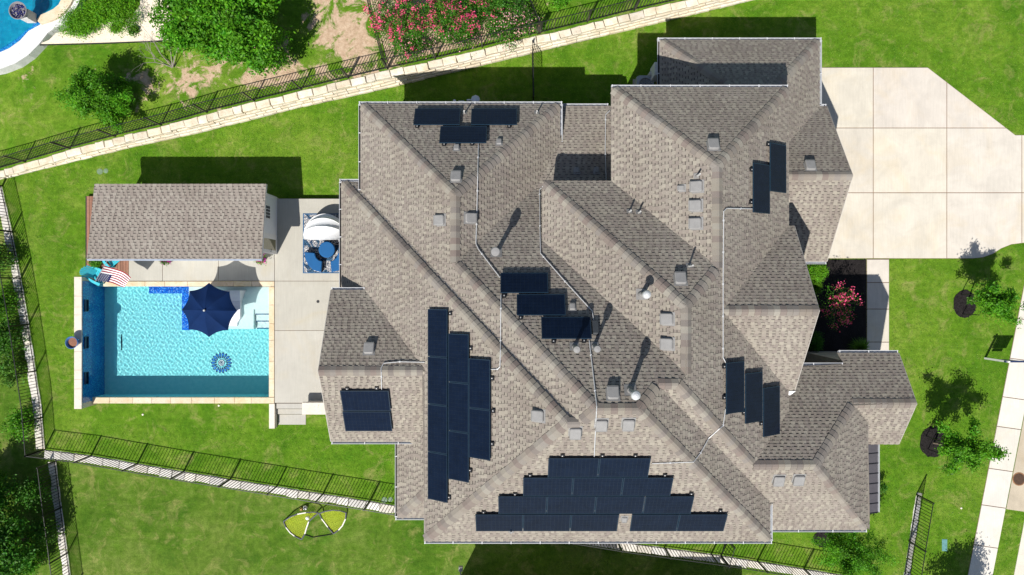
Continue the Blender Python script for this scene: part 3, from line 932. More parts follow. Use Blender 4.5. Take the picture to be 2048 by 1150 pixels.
# ------------------------------------------------------------------ ground
def lawn_material(name, dirt=False, dull=0.0):
    m, t, out = nodes_of(name)
    pos = geo_pos(t)
    big = noise(t, pos, 0.16, 6.0, 0.66, 0.8)
    mid = noise(t, pos, 0.62, 6.0, 0.70, 0.6)
    sml = noise(t, pos, 4.0, 5.0, 0.72)
    mp = N(t, 'ShaderNodeMapping'); mp.inputs['Scale'].default_value = (1.0, 2.4, 1.0); mp.inputs['Rotation'].default_value = (0, 0, 0.5)
    t.links.new(pos, mp.inputs[0])
    fin = noise(t, mp.outputs[0], 22.0, 3.0, 0.78)
    d = dull
    L = lambda r, g, b_: (r * (1 - 0.30 * d), g * (1 - 0.38 * d), b_ * (1 + 0.3 * d))
    a = ramp(t, big, [(0.34, L(0.047, 0.138, 0.006)), (0.5, L(0.092, 0.200, 0.010)), (0.66, L(0.175, 0.268, 0.028))])
    b = ramp(t, mid, [(0.30, L(0.034, 0.120, 0.005)), (0.5, L(0.096, 0.208, 0.011)), (0.70, L(0.200, 0.285, 0.042))])
    c = mixc(t, 0.55, a, b)
    # worn, strawy places and bright tufts
    dry = ramp(t, noise(t, pos, 1.0, 7.0, 0.74, 0.9), [(0.52, (0, 0, 0)), (0.74, (1, 1, 1))])
    c = mixc(t, mathn(t, 'MULTIPLY', dry, 0.75), c, (0.300, 0.285, 0.100))
    lush = ramp(t, noise(t, pos, 0.85, 5.0, 0.7, 0.4), [(0.26, (1, 1, 1)), (0.42, (0, 0, 0))])
    c = mixc(t, mathn(t, 'MULTIPLY', lush, 0.5), c, L(0.045, 0.185, 0.006))
    # faint mowing lines and pale clippings
    m2 = N(t, 'ShaderNodeMapping'); m2.inputs['Rotation'].default_value = (0, 0, 0.17); m2.inputs['Scale'].default_value = (0.35, 3.0, 1.0); t.links.new(pos, m2.inputs[0])
    st = noise(t, m2.outputs[0], 1.6, 6.0, 0.72, 0.4)
    c = mixc(t, 1.0, c, ramp(t, st, [(0.3, (0.86, 0.88, 0.84)), (0.7, (1.14, 1.11, 1.16))]), 'MULTIPLY')
    if dull > 0:
        cl = ramp(t, st, [(0.66, (0, 0, 0)), (0.76, (1, 1, 1))])
        c = mixc(t, mathn(t, 'MULTIPLY', cl, 0.5), c, (0.36, 0.33, 0.17))
    f = ramp(t, sml, [(0.26, (0.66, 0.70, 0.60)), (0.74, (1.36, 1.30, 1.42))])
    c = mixc(t, 1.0, c, f, 'MULTIPLY')
    g = ramp(t, fin, [(0.24, (0.38, 0.44, 0.36)), (0.5, (1.0, 1.0, 1.0)), (0.78, (1.75, 1.6, 1.8))])
    c = mixc(t, 1.0, c, g, 'MULTIPLY')
    if dirt:
        # bare sandy patches in the neighbour's yard
        sep = N(t, 'ShaderNodeSeparateXYZ'); t.links.new(pos, sep.inputs[0])
        def zone(px, py, rx, ry):
            cen = U(px, py, 1.1)
            dx = mathn(t, 'DIVIDE', mathn(t, 'SUBTRACT', sep.outputs[0], cen.x), rx)
            dy = mathn(t, 'DIVIDE', mathn(t, 'SUBTRACT', sep.outputs[1], cen.y), ry)
            return mathn(t, 'SUBTRACT', 1.0, mathn(t, 'ADD', mathn(t, 'MULTIPLY', dx, dx), mathn(t, 'MULTIPLY', dy, dy)), True)
        near = mathn(t, 'MAXIMUM', mathn(t, 'MAXIMUM', zone(700, 60, 3.2, 3.6), zone(560, 130, 4.2, 1.7)), mathn(t, 'MAXIMUM', zone(375, 165, 3.2, 2.0), zone(285, 165, 1.8, 1.8)))
        nz = noise(t, pos, 0.75, 7.0, 0.70, 0.6)
        msk = mathn(t, 'ADD', mathn(t, 'MULTIPLY', near, 0.21), mathn(t, 'SUBTRACT', nz, 0.62))
        msk = ramp(t, msk, [(0.03, (0, 0, 0)), (0.09, (1, 1, 1))])
        dc = ramp(t, noise(t, pos, 6.0, 6.0, 0.75), [(0.28, (0.34, 0.23, 0.15)), (0.5, (0.50, 0.365, 0.25)), (0.72, (0.62, 0.49, 0.36))])
        c = mixc(t, msk, c, dc)
    hgt = mathn(t, 'ADD', fin, mathn(t, 'MULTIPLY', sml, 0.8))
    pbsdf(t, out, c, 0.95, 0, 0.10, hgt, 0.05, 0.8)
    return m
M_LAWN = lawn_material('lawn'); M_LAWN2 = lawn_material('neighbour_lawn', True); M_LAWN3 = lawn_material('lower_lawn', False, 0.6)

def struct(name, mb, mats, parent=None):
    o = mb.build(name, mats, parent)
    if parent is None: o['kind'] = 'structure'
    return o

# base land out to the horizon, half a metre lower than the yard (the ground outside the west and south walls)
ZL = -0.6
# (sheets are cut out round the pool shell)
HX0, HX1 = U(149, 0, 1.22).x + 0.05, U(543, 0, 0.39).x
HY0, HY1 = U(0, 800, 0.39).y, U(0, 568, 0.39).y
def holed(mb, poly, z):
    for r in ((-900, -900, HX0, 900), (HX1, -900, 900, 900), (HX0, -900, HX1, HY0), (HX0, HY1, HX1, 900)):
        c = clip_rect(poly, *r)
        c = [p for i, p in enumerate(c) if math.hypot(p[0] - c[i - 1][0], p[1] - c[i - 1][1]) > 1e-4]
        if len(c) < 3: continue
        a = sum(c[i][0] * c[(i + 1) % len(c)][1] - c[(i + 1) % len(c)][0] * c[i][1] for i in range(len(c)))
        mb.face([(p[0], p[1], z) for p in (c if a > 0 else c[::-1])])
mb = MB()
holed(mb, [(-400, -400), (400, -400), (400, 400), (-400, 400)], ZL)
struct('ground', mb, M_LAWN3)

NB = [(-60, 375), (0, 360), (269, 294), (400, 266), (599, 216), (780, 176), (1080, 103), (1160, 84), (1480, 7), (1760, -62)]   # foot of the north wall
WF = [(4, 372), (22, 453), (40, 543), (56, 635), (69, 721), (82, 807), (89.5, 899)]                                          # west wall, yard side
SF = [(89.5, 899), (178, 910), (357, 941), (624, 984), (714, 998), (800, 1012), (1255, 1085), (1439, 1110), (1522, 1123), (1613, 1138), (1802, 1168)]
yard = [U(x, y) for x, y in WF[::1]] + [U(x, y) for x, y in SF[1:]] + [U(1802, 1400), Vector((300, U(0, 1400).y, 0)), Vector((300, 120, 0)), Vector((120, U(0, -600).y, 0))] + [U(x, y) for x, y in NB[:0:-1]]
mb = MB(); holed(mb, [(p.x, p.y) for p in yard], 0.0)
struct('lawn', mb, M_LAWN)
YARD2 = [(p.x, p.y) for p in yard]

# neighbour's higher yard behind the north wall
def hN(px): return 0.55 + 0.55 * min(1, max(0, (px + 60) / 460.0))
NBK = [(-60, 356), (9, 338), (185, 286), (344, 247), (424, 224), (574, 188), (752, 145), (888, 116), (1060, 73), (1102, 65), (1268, 23), (1362, 2), (1500, -33), (1780, -103)]
def nbk(x):
    for (a, b), (c, d) in zip(NBK[:-1], NBK[1:]):
        if a <= x <= c: return b + (d - b) * (x - a) / (c - a)
    return NBK[0][1] if x < NBK[0][0] else NBK[-1][1]
mb = MB()
top = [U(x, y + 3, hN(x) - 0.05) for x, y in NBK]
for a, b in zip(top[:-1], top[1:]):
    mb.face([a, b, (b.x, 120, b.z), (a.x, 120, a.z)])
a = top[0]; mb.face([(a.x - 200, a.y, a.z), a, (a.x, 120, a.z), (a.x - 200, 120, a.z)]); mb.face([(a.x - 200, a.y, ZL - 0.1), (a.x, a.y, ZL - 0.1), a, (a.x - 200, a.y, a.z)])
b = top[-1]; mb.face([b, (b.x, b.y, 0.0), (b.x, 120, 0.0), (b.x, 120, b.z)])
struct('neighbour_lawn', mb, M_LAWN2)

# ------------------------------------------------------------------ limestone retaining walls, stone by stone
def stone_material(name, a, b, c):
    m, t, out = nodes_of(name)
    pos = geo_pos(t)
    at_ = t.nodes.new('ShaderNodeAttribute'); at_.attribute_name = 'tint'
    col = ramp(t, noise(t, pos, 2.4, 5.0, 0.65), [(0.3, a), (0.5, b), (0.7, c)])
    col = mixc(t, 1.0, col, at_.outputs['Color'], 'MULTIPLY')
    spots = ramp(t, noise(t, pos, 9.0, 4.0, 0.7), [(0.26, (0.62, 0.58, 0.52)), (0.42, (1, 1, 1))])
    col = mixc(t, 1.0, col, spots, 'MULTIPLY')
    h = noise(t, pos, 16.0, 5.0, 0.65)
    pbsdf(t, out, col, 0.9, 0, 0.25, h, 0.03, 0.7)
    return m
M_LIME = stone_material('limestone', (0.56, 0.475, 0.345), (0.66, 0.585, 0.46), (0.73, 0.68, 0.58))
M_WSTONE = stone_material('white_stone', (0.52, 0.49, 0.44), (0.60, 0.57, 0.52), (0.68, 0.66, 0.61))

def rough_block(mb, o, ux, uy, L, D, z0, z1, j=0.018, bev=0.03):
    """a hewn block: o = front-left foot, ux along the wall, uy into the wall"""
    R = lambda s=j: random.uniform(-s, s)
    pts = [(0 + R(), 0 + R()), (L * 0.5, R()), (L + R(), 0 + R()), (L + R(), D + R()), (L * 0.5, D + R()), (0 + R(), D + R())]
    n = 6
    c = (L / 2, D / 2)
    vs = []
    for x, y in pts: vs.append(o + ux * x + uy * y + Vector((0, 0, z0)))
    for x, y in pts: vs.append(o + ux * x + uy * y + Vector((0, 0, z1 - bev + R(0.008))))
    for x, y in pts:
        x2 = c[0] + (x - c[0]) * (1 - 2 * bev / L); y2 = c[1] + (y - c[1]) * (1 - 2 * bev / max(D, 0.1))
        vs.append(o + ux * x2 + uy * y2 + Vector((0, 0, z1 + R(0.010))))
    fs = [tuple(range(12, 18))]
    for i in range(n):
        k = (i + 1) % n
        fs += [(i, k, 6 + k, 6 + i), (6 + i, 6 + k, 12 + k, 12 + i)]
    t = random.uniform(0.82, 1.08); w = random.uniform(-0.05, 0.05)
    mb.faces(vs, fs, 0, (t * (1 + w * 0.4), t, t * (1 - w)))

def walk(line, step):
    """points along a 3D polyline at varying steps -> (start, end)"""
    segs = []
    acc = []
    for a, b in zip(line[:-1], line[1:]):
        acc.append((a, b, (b - a).length))
    tot = sum(s[2] for s in acc)
    def pt(d):
        for a, b, L in acc:
            if d <= L: return a + (b - a) * (d / L)
            d -= L
        return acc[-1][1].copy()
    d = 0; out = []
    while d < tot - 0.1:
        e = min(tot, d + step())
        out.append((pt(d), pt(e))); d = e
    return out

NWALL = thing('retaining_wall', 'long cream limestone block retaining wall with big cap stones along the north lawn', 'retaining wall', U(700, 200))
core = MB()
nblocks = 0
bl = [U(x, y, 0) for x, y in NB]
frontline = []
def hNw(X):     # wall height from a world x
    return hN(X / S + 1024)
COURSES = 4
for c in range(COURSES):
    for a, b in walk([p.copy() for p in bl], lambda: random.uniform(0.48, 0.78)):
        d = b - a; L = d.length
        if L < 0.12: continue
        ux = d.normalized(); uy = Vector((-ux.y, ux.x, 0))
        px = a.x / S + 1024
        if px < -70 or px > 1560: continue
        h = hNw(a.x) - 0.20
        z0 = h * c / COURSES; z1 = h * (c + 1) / COURSES
        mb = MB()
        rough_block(mb, a + ux * 0.008 + uy * (0.06 * c + random.uniform(-0.012, 0.012)), ux, uy, L - 0.016, 0.30, z0 + 0.004, z1 - 0.004, 0.012, 0.02)
        if nblocks < 300: mb.build('wall_block', M_LIME, NWALL)
        else: core.v += []; core_faces = core.faces(mb.v, mb.f, 0, mb.c[0])
        nblocks += 1
if core.f: core.build('wall_blocks', M_LIME, NWALL, kind='stuff')
back = MB()
for a, b in zip(bl[:-1], bl[1:]):
    d = (b - a).normalized(); uy = Vector((-d.y, d.x, 0))
    ha, hb = hNw(a.x) - 0.2, hNw(b.x) - 0.2
    A, B = a + uy * 0.27, b + uy * 0.27
    A2, B2 = a + uy * 0.7, b + uy * 0.7
    z = Vector((0, 0, 1))
    back.face([A, B, B + z * hb, A + z * ha]); back.face([A + z * ha, B + z * hb, B2 + z * hb, A2 + z * ha])
back.build('wall_core', pm('dark_joint', (0.16, 0.13, 0.10), 0.95), NWALL)
cl = [U(x, nbk(x), hN(x)) for x in range(-60, 1620, 40)]
for a, b in walk(cl, lambda: random.choice([0.45, 0.6, 0.68, 0.72, 0.76])):
    d = b - a; L = d.length
    ux = Vector((d.x, d.y, 0)).normalized(); uy = Vector((-ux.y, ux.x, 0))
    if L < 0.15: continue
    mb = MB()
    D = 0.345 + random.uniform(-0.02, 0.02)
    hz = (a.z + b.z) / 2
    rough_block(mb, Vector((a.x, a.y, 0)) - uy * (D + random.uniform(-0.02, 0.03)) + ux * 0.012, ux, uy, L - 0.024, D, hz - 0.21, hz + random.uniform(-0.02, 0.02), 0.018, 0.03)
    mb.build('cap_stone', M_LIME, NWALL)

def flat_wall(line, width, side, ztop, zbot, label, step=(0.55, 0.9)):
    """low wall whose flat tops are seen; side +1 = stones lie to the left of the walking direction"""
    t = thing('retaining_wall', label, 'retaining wall', Vector((line[0].x, line[0].y, zbot)))
    for a, b in walk(line, lambda: random.uniform(*step)):
        d = b - a; L = d.length
        if L < 0.15: continue
        ux = d.normalized(); uy = Vector((-ux.y, ux.x, 0)) * side
        mb = MB()
        rough_block(mb, Vector((a.x, a.y, 0)) + ux * 0.010, ux, uy, L - 0.02, width + random.uniform(-0.03, 0.03), ztop - 0.22, ztop + random.uniform(-0.012, 0.012), 0.02, 0.025)
        if side < 0:
            mb.f = [tuple(reversed(f)) for f in mb.f]
        mb.build('cap_stone', M_WSTONE, t)
    w = MB()
    for a, b in zip(line[:-1], line[1:]):
        d = (b - a).normalized(); uy = Vector((-d.y, d.x, 0)) * side
        q = [a + uy * 0.03, b + uy * 0.03, b + uy * (width - 0.04), a + uy * (width - 0.04)]
        w.prism([(p.x, p.y) for p in q], zbot, ztop - 0.2)
    w.build('wall_body', M_LIME, t)
    return t
ZW = 0.03
flat_wall(UL(WF), 0.42, -1, ZW, ZL, 'white limestone wall top running down the west side of the pool yard')
flat_wall(UL(SF[:-1] + [(1702, 1152)]), 0.40, -1, ZW, ZL, 'white limestone wall top slanting along the south side of the yard under the fence')
flat_wall(UL([(112, 922), (121, 995), (132, 1078), (146, 1185)], ZL), 0.38, -1, ZL + 0.03, ZL - 0.5, 'white limestone wall top beside the lower neighbour lawn at bottom left')
flat_wall(UL([(1833, 984), (1818, 1080), (1801, 1190)]), 0.30, 1, ZW, ZL, 'short white limestone wall top on the front lawn at bottom right')

# ------------------------------------------------------------------ steel picket fences
M_IRON = pm('black_iron', (0.012, 0.012, 0.013), 0.42, 0.1, spec=0.5)
PICK = {}
def picket_mesh(h):
    if h not in PICK:
        mb = MB(); r = 0.0115
        mb.box((-r, -r, 0.06), (r, r, h))
        PICK[h] = mb.mesh('picket', M_IRON)
    return PICK[h]
def fence(line, h, label, spacing=0.155, post=2.35, off=(0, 0), group='black iron picket fences', rot=True):
    base = line[0]
    t = thing('fence', label, 'fence', (base.x, base.y, base.z), group)
    n = 0
    pm_ = picket_mesh(h)
    b0 = Vector((base.x, base.y, base.z))
    extra = MB()
    for a, b in zip(line[:-1], line[1:]):
        d = b - a; L = math.hypot(d.x, d.y); ang = math.atan2(d.y, d.x)
        k = max(1, round(L / spacing))
        for i in range(k):
            q = a + d * ((i + 0.5) / k)
            if n < 300: new_obj('picket', pm_, t, Matrix.Translation(q - b0) @ Matrix.Rotation(ang, 4, 'Z'))
            n += 1
        rl = MB()
        for z in (0.12, h - 0.012):
            rr = 0.0145
            u = d.normalized(); w = Vector((-u.y, u.x, 0)) * rr
            A, B = a + Vector((0, 0, z)), b + Vector((0, 0, z)); zz = Vector((0, 0, rr))
            vs = [A - w - zz, A + w - zz, A + w + zz, A - w + zz, B - w - zz, B + w - zz, B + w + zz, B - w + zz]
            r1 = MB(); r1.faces(vs, [(3, 2, 1, 0), (4, 5, 6, 7), (0, 1, 5, 4), (1, 2, 6, 5), (2, 3, 7, 6), (3, 0, 4, 7)])
            r1.build('rail', M_IRON, t)
    # posts
    tot = 0
    for a, b in walk([p.copy() for p in line], lambda: post):
        mb = MB(); mb.box((a.x - 0.03, a.y - 0.03, a.z - 0.1), (a.x + 0.03, a.y + 0.03, a.z + h + 0.04), bev=0.008)
        mb.build('post', M_IRON, t)
    a = line[-1]
    mb = MB(); mb.box((a.x - 0.03, a.y - 0.03, a.z - 0.1), (a.x + 0.03, a.y + 0.03, a.z + h + 0.04), bev=0.008); mb.build('post', M_IRON, t)
    print('fence', n)
    return t
FH = 1.38
nl = [U(x, nbk(x) - 3, hN(x)) for x in (-40, 40, 140, 240, 344, 424, 574, 690, 775)]
fence(nl, FH, 'black iron picket fence on the limestone wall below the neighbour trees, top left')
nl = [U(x, nbk(x) - 3, hN(x)) for x in (775, 888, 985, 1075)]
fence(nl, FH, 'black iron picket fence in front of the pink crepe myrtles')
nl = [U(x, nbk(x) - 3, hN(x)) for x in (1080, 1180, 1268, 1362, 1500)]
fence(nl, FH, 'black iron picket fence on the wall right of the crepe myrtles')
fence([U(x, y, 1.1) for x, y in ((775, 137), (757, 70), (738, -10), (728, -70))], FH, 'black iron side fence between the bare neighbour yard and the crepe myrtles')
fence([U(x, y, 1.1) for x, y in ((1077, 66), (1062, 28), (1048, 6), (1036, -40))], FH, 'short black iron fence closing the crepe myrtle bed on its right')
fence([U(x, y, 0.0) for x, y in ((1064, 100), (1066, 205))], 1.3, 'black iron gate fence across the narrow north lawn beside the house')
fence(UL(WF), FH, 'black iron picket fence along the west edge of the pool yard')
fence(UL(SF[:6]), FH, 'black iron picket fence along the south edge of the pool lawn')
fence(UL([(1050, 1052), (1255, 1085), (1439, 1110), (1522, 1123), (1613, 1138), (1702, 1152)]), FH, 'black iron picket fence running out from under the south eave')
fence(UL([(112, 922), (121, 995), (132, 1078), (146, 1185)], ZL), FH, 'black iron picket fence beside the lower neighbour lawn at bottom left')
fence(UL([(1833, 989), (1818, 1080), (1801, 1190)]), FH, 'black iron picket fence standing alone on the front lawn at bottom right')
fence(UL([(1452, 1075), (1441, 1112)]), FH, 'short black iron fence between the house corner and the south fence')

# ------------------------------------------------------------------ concrete: driveway, path, sidewalk, patio
def concrete_material(name, col, stain=0.12, bl=(0.5, 0.36, 0.2)):
    m, t, out = nodes_of(name)
    pos = geo_pos(t)
    at_ = t.nodes.new('ShaderNodeAttribute'); at_.attribute_name = 'tint'
    a = tuple(c * (1 - stain) for c in col); b = tuple(min(1, c * (1 + stain * 0.7)) for c in col)
    c = ramp(t, noise(t, pos, 0.9, 6.0, 0.65, 0.5), [(0.3, a), (0.68, b)])
    s = ramp(t, noise(t, pos, 0.5, 5.0, 0.6, 1.2), [(0.52, (1, 1, 1)), (0.75, (1.0, 0.955, 0.87))])
    c = mixc(t, 1.0, c, s, 'MULTIPLY')
    mp = N(t, 'ShaderNodeMapping'); mp.inputs['Scale'].default_value = (5.0, 0.35, 1.0); t.links.new(pos, mp.inputs[0])
    br = ramp(t, noise(t, mp.outputs[0], 3.0, 3.0, 0.6), [(0.3, (0.95, 0.95, 0.95)), (0.7, (1.04, 1.04, 1.04))])
    c = mixc(t, 1.0, c, br, 'MULTIPLY')
    f = ramp(t, noise(t, pos, 60.0, 2.0, 0.7), [(0.3, (0.93, 0.93, 0.93)), (0.7, (1.06, 1.06, 1.06))])
    c = mixc(t, 1.0, c, f, 'MULTIPLY')
    tyre = ramp(t, noise(t, pos, 0.33, 6.0, 0.7, 2.0), [(0.24, (0.80, 0.79, 0.77)), (0.36, (1, 1, 1))])
    c = mixc(t, 1.0, c, tyre, 'MULTIPLY')
    spot = ramp(t, noise(t, pos, 2.1, 5.0, 0.7, 0.8), [(0.22, (0.62, 0.60, 0.57)), (0.30, (1, 1, 1))])
    c = mixc(t, 1.0, c, spot, 'MULTIPLY')
    m3 = N(t, 'ShaderNodeMapping'); m3.inputs['Rotation'].default_value = (0, 0, 0.3); m3.inputs['Scale'].default_value = (6.0, 0.8, 1.0); t.links.new(pos, m3.inputs[0])
    scuf = ramp(t, noise(t, m3.outputs[0], 0.9, 5.0, 0.7, 0.3), [(0.23, (0.76, 0.73, 0.69)), (0.31, (1, 1, 1))])
    c = mixc(t, 1.0, c, scuf, 'MULTIPLY')
    c = mixc(t, 1.0, c, at_.outputs['Color'], 'MULTIPLY')
    pbsdf(t, out, c, 0.85, 0, 0.3, noise(t, pos, 80.0, 3.0, 0.7), 0.01, 0.3)
    return m
M_DRIVE = concrete_material('driveway_concrete', (0.54, 0.50, 0.437), 0.11)
M_WALK = concrete_material('sidewalk_concrete', (0.60, 0.57, 0.52), 0.09)
M_DECK = concrete_material('patio_concrete', (0.405, 0.392, 0.355), 0.07)
M_CURB = concrete_material('curb_concrete', (0.44, 0.38, 0.29), 0.14)
M_JOINT = pm('joint_sand', (0.20, 0.13, 0.09), 0.95, 0.2)

def slabs(root, polys, z0, z1, mat, name='slab', gap=0.017, bev=0.008):
    for P2 in polys:
        if len(P2) < 3: continue
        # drop repeated points
        Q = [p for i, p in enumerate(P2) if math.hypot(p[0] - P2[i - 1][0], p[1] - P2[i - 1][1]) > 0.02]
        if len(Q) < 3: continue
        a = sum(Q[i][0] * Q[(i + 1) % len(Q)][1] - Q[(i + 1) % len(Q)][0] * Q[i][1] for i in range(len(Q)))
        if a < 0: Q = Q[::-1]
        mb = MB(); t = random.uniform(0.95, 1.04)
        mb.prism(inset(Q, gap), z0, z1, 0, (t, t * random.uniform(0.99, 1.005), t * random.uniform(0.96, 1.0)), bev)
        mb.build(name, mat, root)
drive_px = [(1600, 135), (1855, 135), (2030, 270), (2400, 271), (2400, 486), (2046, 486), (2022, 489), (2002, 497), (1985, 508), (1965, 515), (1945, 517), (1600, 517)]
mb = MB(); mb.prism([U(x, y)[:2] for x, y in drive_px], -0.1, 0.012)
DRIVE = struct('driveway', mb, M_JOINT)
cells = []
for x0, x1 in ((1600, 1746), (1746, 1893), (1893, 2043), (2043, 2230), (2230, 2400)):
    for y0, y1 in ((135, 256), (256, 385.5), (385.5, 517)):
        c = clip_rect(drive_px, x0, y0, x1, y1)
        cells.append([tuple(U(x, y)[:2]) for x, y in c])
slabs(DRIVE, cells, -0.05, 0.035, M_DRIVE)

mb = MB(); mb.prism([U(x, y)[:2] for x, y in ((1733, 518), (1778, 518), (1778, 760), (1733, 760))], -0.1, 0.010)
PATH = struct('front_path', mb, M_JOINT)
slabs(PATH, [[tuple(U(x, y)[:2]) for x, y in ((1733, a), (1778, a), (1778, b), (1733, b))] for a, b in ((518.5, 565), (565, 618), (618, 684), (684, 750))], -0.05, 0.032, M_DRIVE)

# sidewalk slanting down the right side
def lx(y): return 2034 + (640 - y) * (2034 - 1935) / (1150 - 640) if False else 2034 - (y - 640) * (99 / 510.0)
mb = MB(); mb.prism([U(x, y)[:2] for x, y in ((lx(480), 480), (lx(480) + 50, 480), (lx(1400) + 50, 1400), (lx(1400), 1400))], -0.1, 0.010)
WALKW = struct('sidewalk', mb, M_JOINT)
js = [487, 560, 637, 716, 793, 852, 936, 1009, 1089, 1170, 1250, 1330, 1400]
slabs(WALKW, [[tuple(U(x, y)[:2]) for x, y in ((lx(a), a), (lx(a) + 49, a + 7), (lx(b) + 49, b + 7), (lx(b), b))] for a, b in zip(js[:-1], js[1:])], -0.05, 0.032, M_WALK)
ap_px = [(lx(620) + 50, 627), (2500, 690), (2500, 1086), (2012, 1018)]
mb = MB(); mb.prism([U(x, y)[:2] for x, y in ap_px], -0.1, 0.022)
APRON = struct('driveway_apron', mb, M_CURB)
mb = MB(); mb.prism([U(x, y)[:2] for x, y in ((2052, 1022), (2012, 1230), (2300, 1260), (2300, 1060))], -0.1, 0.030)
struct('street_curb', mb, concrete_material('curb_strip', (0.58, 0.54, 0.46)))
# rusty manhole lid
mc = U(2038, 958, 0.022)
MH = thing('manhole_cover', 'round rusty brown manhole cover in the concrete at the right edge', 'manhole cover', mc)
mb = MB(); mb.lathe([(0.335, 0.0), (0.335, 0.008), (0.30, 0.010), (0.29, 0.006)], mc.x, mc.y, 32)
for v in range(len(mb.v)): mb.v[v] = (mb.v[v][0], mb.v[v][1], mb.v[v][2] + mc.z)
mb.build('rim', pm('rust', (0.23, 0.115, 0.055), 0.85, 0.3, 12), MH)
mb = MB(); mb.lathe([(0.285, mc.z), (0.285, mc.z + 0.013), (0.02, mc.z + 0.015)], mc.x, mc.y, 32)
for i in range(-4, 5):
    w = math.sqrt(max(0, 0.25 ** 2 - (i * 0.055) ** 2)); mb.box((mc.x - w, mc.y + i * 0.055 - 0.012, mc.z + 0.012), (mc.x + w, mc.y + i * 0.055 + 0.012, mc.z + 0.020))
mb.build('lid', pm('rust_dark', (0.075, 0.042, 0.026), 0.8, 0.3, 14), MH)

# black mulch: front bed and tree rings
def mulch_material():
    m, t, out = nodes_of('mulch')
    pos = geo_pos(t)
    c = ramp(t, noise(t, pos, 24.0, 4.0, 0.75), [(0.3, (0.008, 0.007, 0.007)), (0.55, (0.022, 0.019, 0.019)), (0.8, (0.060, 0.052, 0.050))])
    pbsdf(t, out, c, 0.95, 0, 0.15, noise(t, pos, 30.0, 4.0, 0.7), 0.06, 0.9)
    return m
M_MULCH = mulch_material()
MCHIP = MB()
def mulch(pts2, z, name='mulch_bed'):
    mb = MB(); mb.prism(pts2, -0.1, z)
    struct(name, mb, M_MULCH)
    xs = [p[0] for p in pts2]; ys = [p[1] for p in pts2]
    area = (max(xs) - min(xs)) * (max(ys) - min(ys))
    for _ in range(int(area * 60)):
        x = random.uniform(min(xs), max(xs)); y = random.uniform(min(ys), max(ys))
        if not pip(pts2, x, y): continue
        a = random.uniform(0, math.pi); l = random.uniform(0.03, 0.09); w = random.uniform(0.008, 0.02); zz = z + random.uniform(0.006, 0.03)
        ca, sa = math.cos(a), math.sin(a); dz = random.uniform(-0.015, 0.015)
        MCHIP.face([(x - ca * l + sa * w, y - sa * l - ca * w, zz - dz), (x + ca * l + sa * w, y + sa * l - ca * w, zz + dz), (x + ca * l - sa * w, y + sa * l + ca * w, zz + dz), (x - ca * l - sa * w, y - sa * l + ca * w, zz - dz)])
def ring(px, py, rx, ry, n=28):
    return [tuple(U(px + rx * math.cos(2 * math.pi * i / n) * random.uniform(0.95, 1.04), py + ry * math.sin(2 * math.pi * i / n) * random.uniform(0.95, 1.04))[:2]) for i in range(n)]
bed = [tuple(U(x, y)[:2]) for x, y in ((1600, 519), (1732, 519), (1732, 735), (1560, 735))]
mulch(bed, 0.025)
mulch(ring(1929, 608, 23, 28), 0.03, 'mulch_ring'); mulch(ring(1866, 884, 27, 31), 0.03, 'mulch_ring'); mulch(ring(1645, 1078, 20, 16), 0.03, 'mulch_ring')
tag(MCHIP.build('mulch_chips', M_MULCH), kind='stuff')

# the neighbour's gravel strip
M_GRAV = pm('gravel', (0.70, 0.61, 0.50), 0.95, 0.10, 2.0, bump=0.3, bscale=26, tint=True, fine=0.15)
gpx = [(78, 88), (98, 80), (112, 66), (140, 60), (200, 46), (262, 34), (280, 10), (284, -40), (372, -40), (362, 30), (378, 76), (330, 80), (200, 86)]
mb = MB(); mb.face(UL(gpx, 1.07)[::-1]); struct('gravel_bed', mb, M_GRAV)
gp = [tuple(U(x, y, 1.07)[:2]) for x, y in gpx]
GS_ = MB(); xs = [p[0] for p in gp]; ys = [p[1] for p in gp]
for _ in range(4200):
    x = random.uniform(min(xs), max(xs)); y = random.uniform(min(ys), max(ys))
    if not pip(gp, x, y): continue
    r = random.uniform(0.015, 0.035); a = random.uniform(0, 6.28); t = random.uniform(0.8, 1.15)
    ring_ = [(x + r * random.uniform(0.7, 1.2) * math.cos(a + k * 1.257), y + r * random.uniform(0.7, 1.2) * math.sin(a + k * 1.257), 1.068) for k in range(5)]
    GS_.faces(ring_ + [(x, y, 1.07 + r * 0.35)], [(k, (k + 1) % 5, 5) for k in range(5)], 0, (t, t * 0.98, t * 0.94))
tag(GS_.build('gravel_stones', M_GRAV), kind='stuff')
mb = MB(); mb.tube([U(x, y, 1.09) for x, y in ((80, 90), (200, 87), (330, 82), (380, 79))], 0.03, 6)
tag(mb.build('steel_edging', M_IRON), 'thin dark steel edging between the gravel and the neighbour lawn', 'edging')
# ------------------------------------------------------------------ patio, deck, pool
ZD = 0.35
def quad_px(x0, y0, x1, y1, z): return [tuple(U(x, y, z)[:2]) for x, y in ((x0, y0), (x1, y0), (x1, y1), (x0, y1))]
mb = MB()
mb.prism(quad_px(549, 397, 730, 806, ZD), -0.1, ZD - 0.022); mb.prism(quad_px(257, 470, 548.6, 562, ZD), -0.1, ZD - 0.022)
PATIO = struct('patio', mb, M_JOINT)
slabs(PATIO, [quad_px(549, 397, 730, 562, ZD), quad_px(549, 562, 730, 661, ZD), quad_px(549, 661, 730, 806, ZD),
              quad_px(257, 470, 325, 562, ZD), quad_px(325, 470, 437, 562, ZD), quad_px(437, 470, 549, 562, ZD)], 0.0, ZD, M_DECK, gap=0.009)
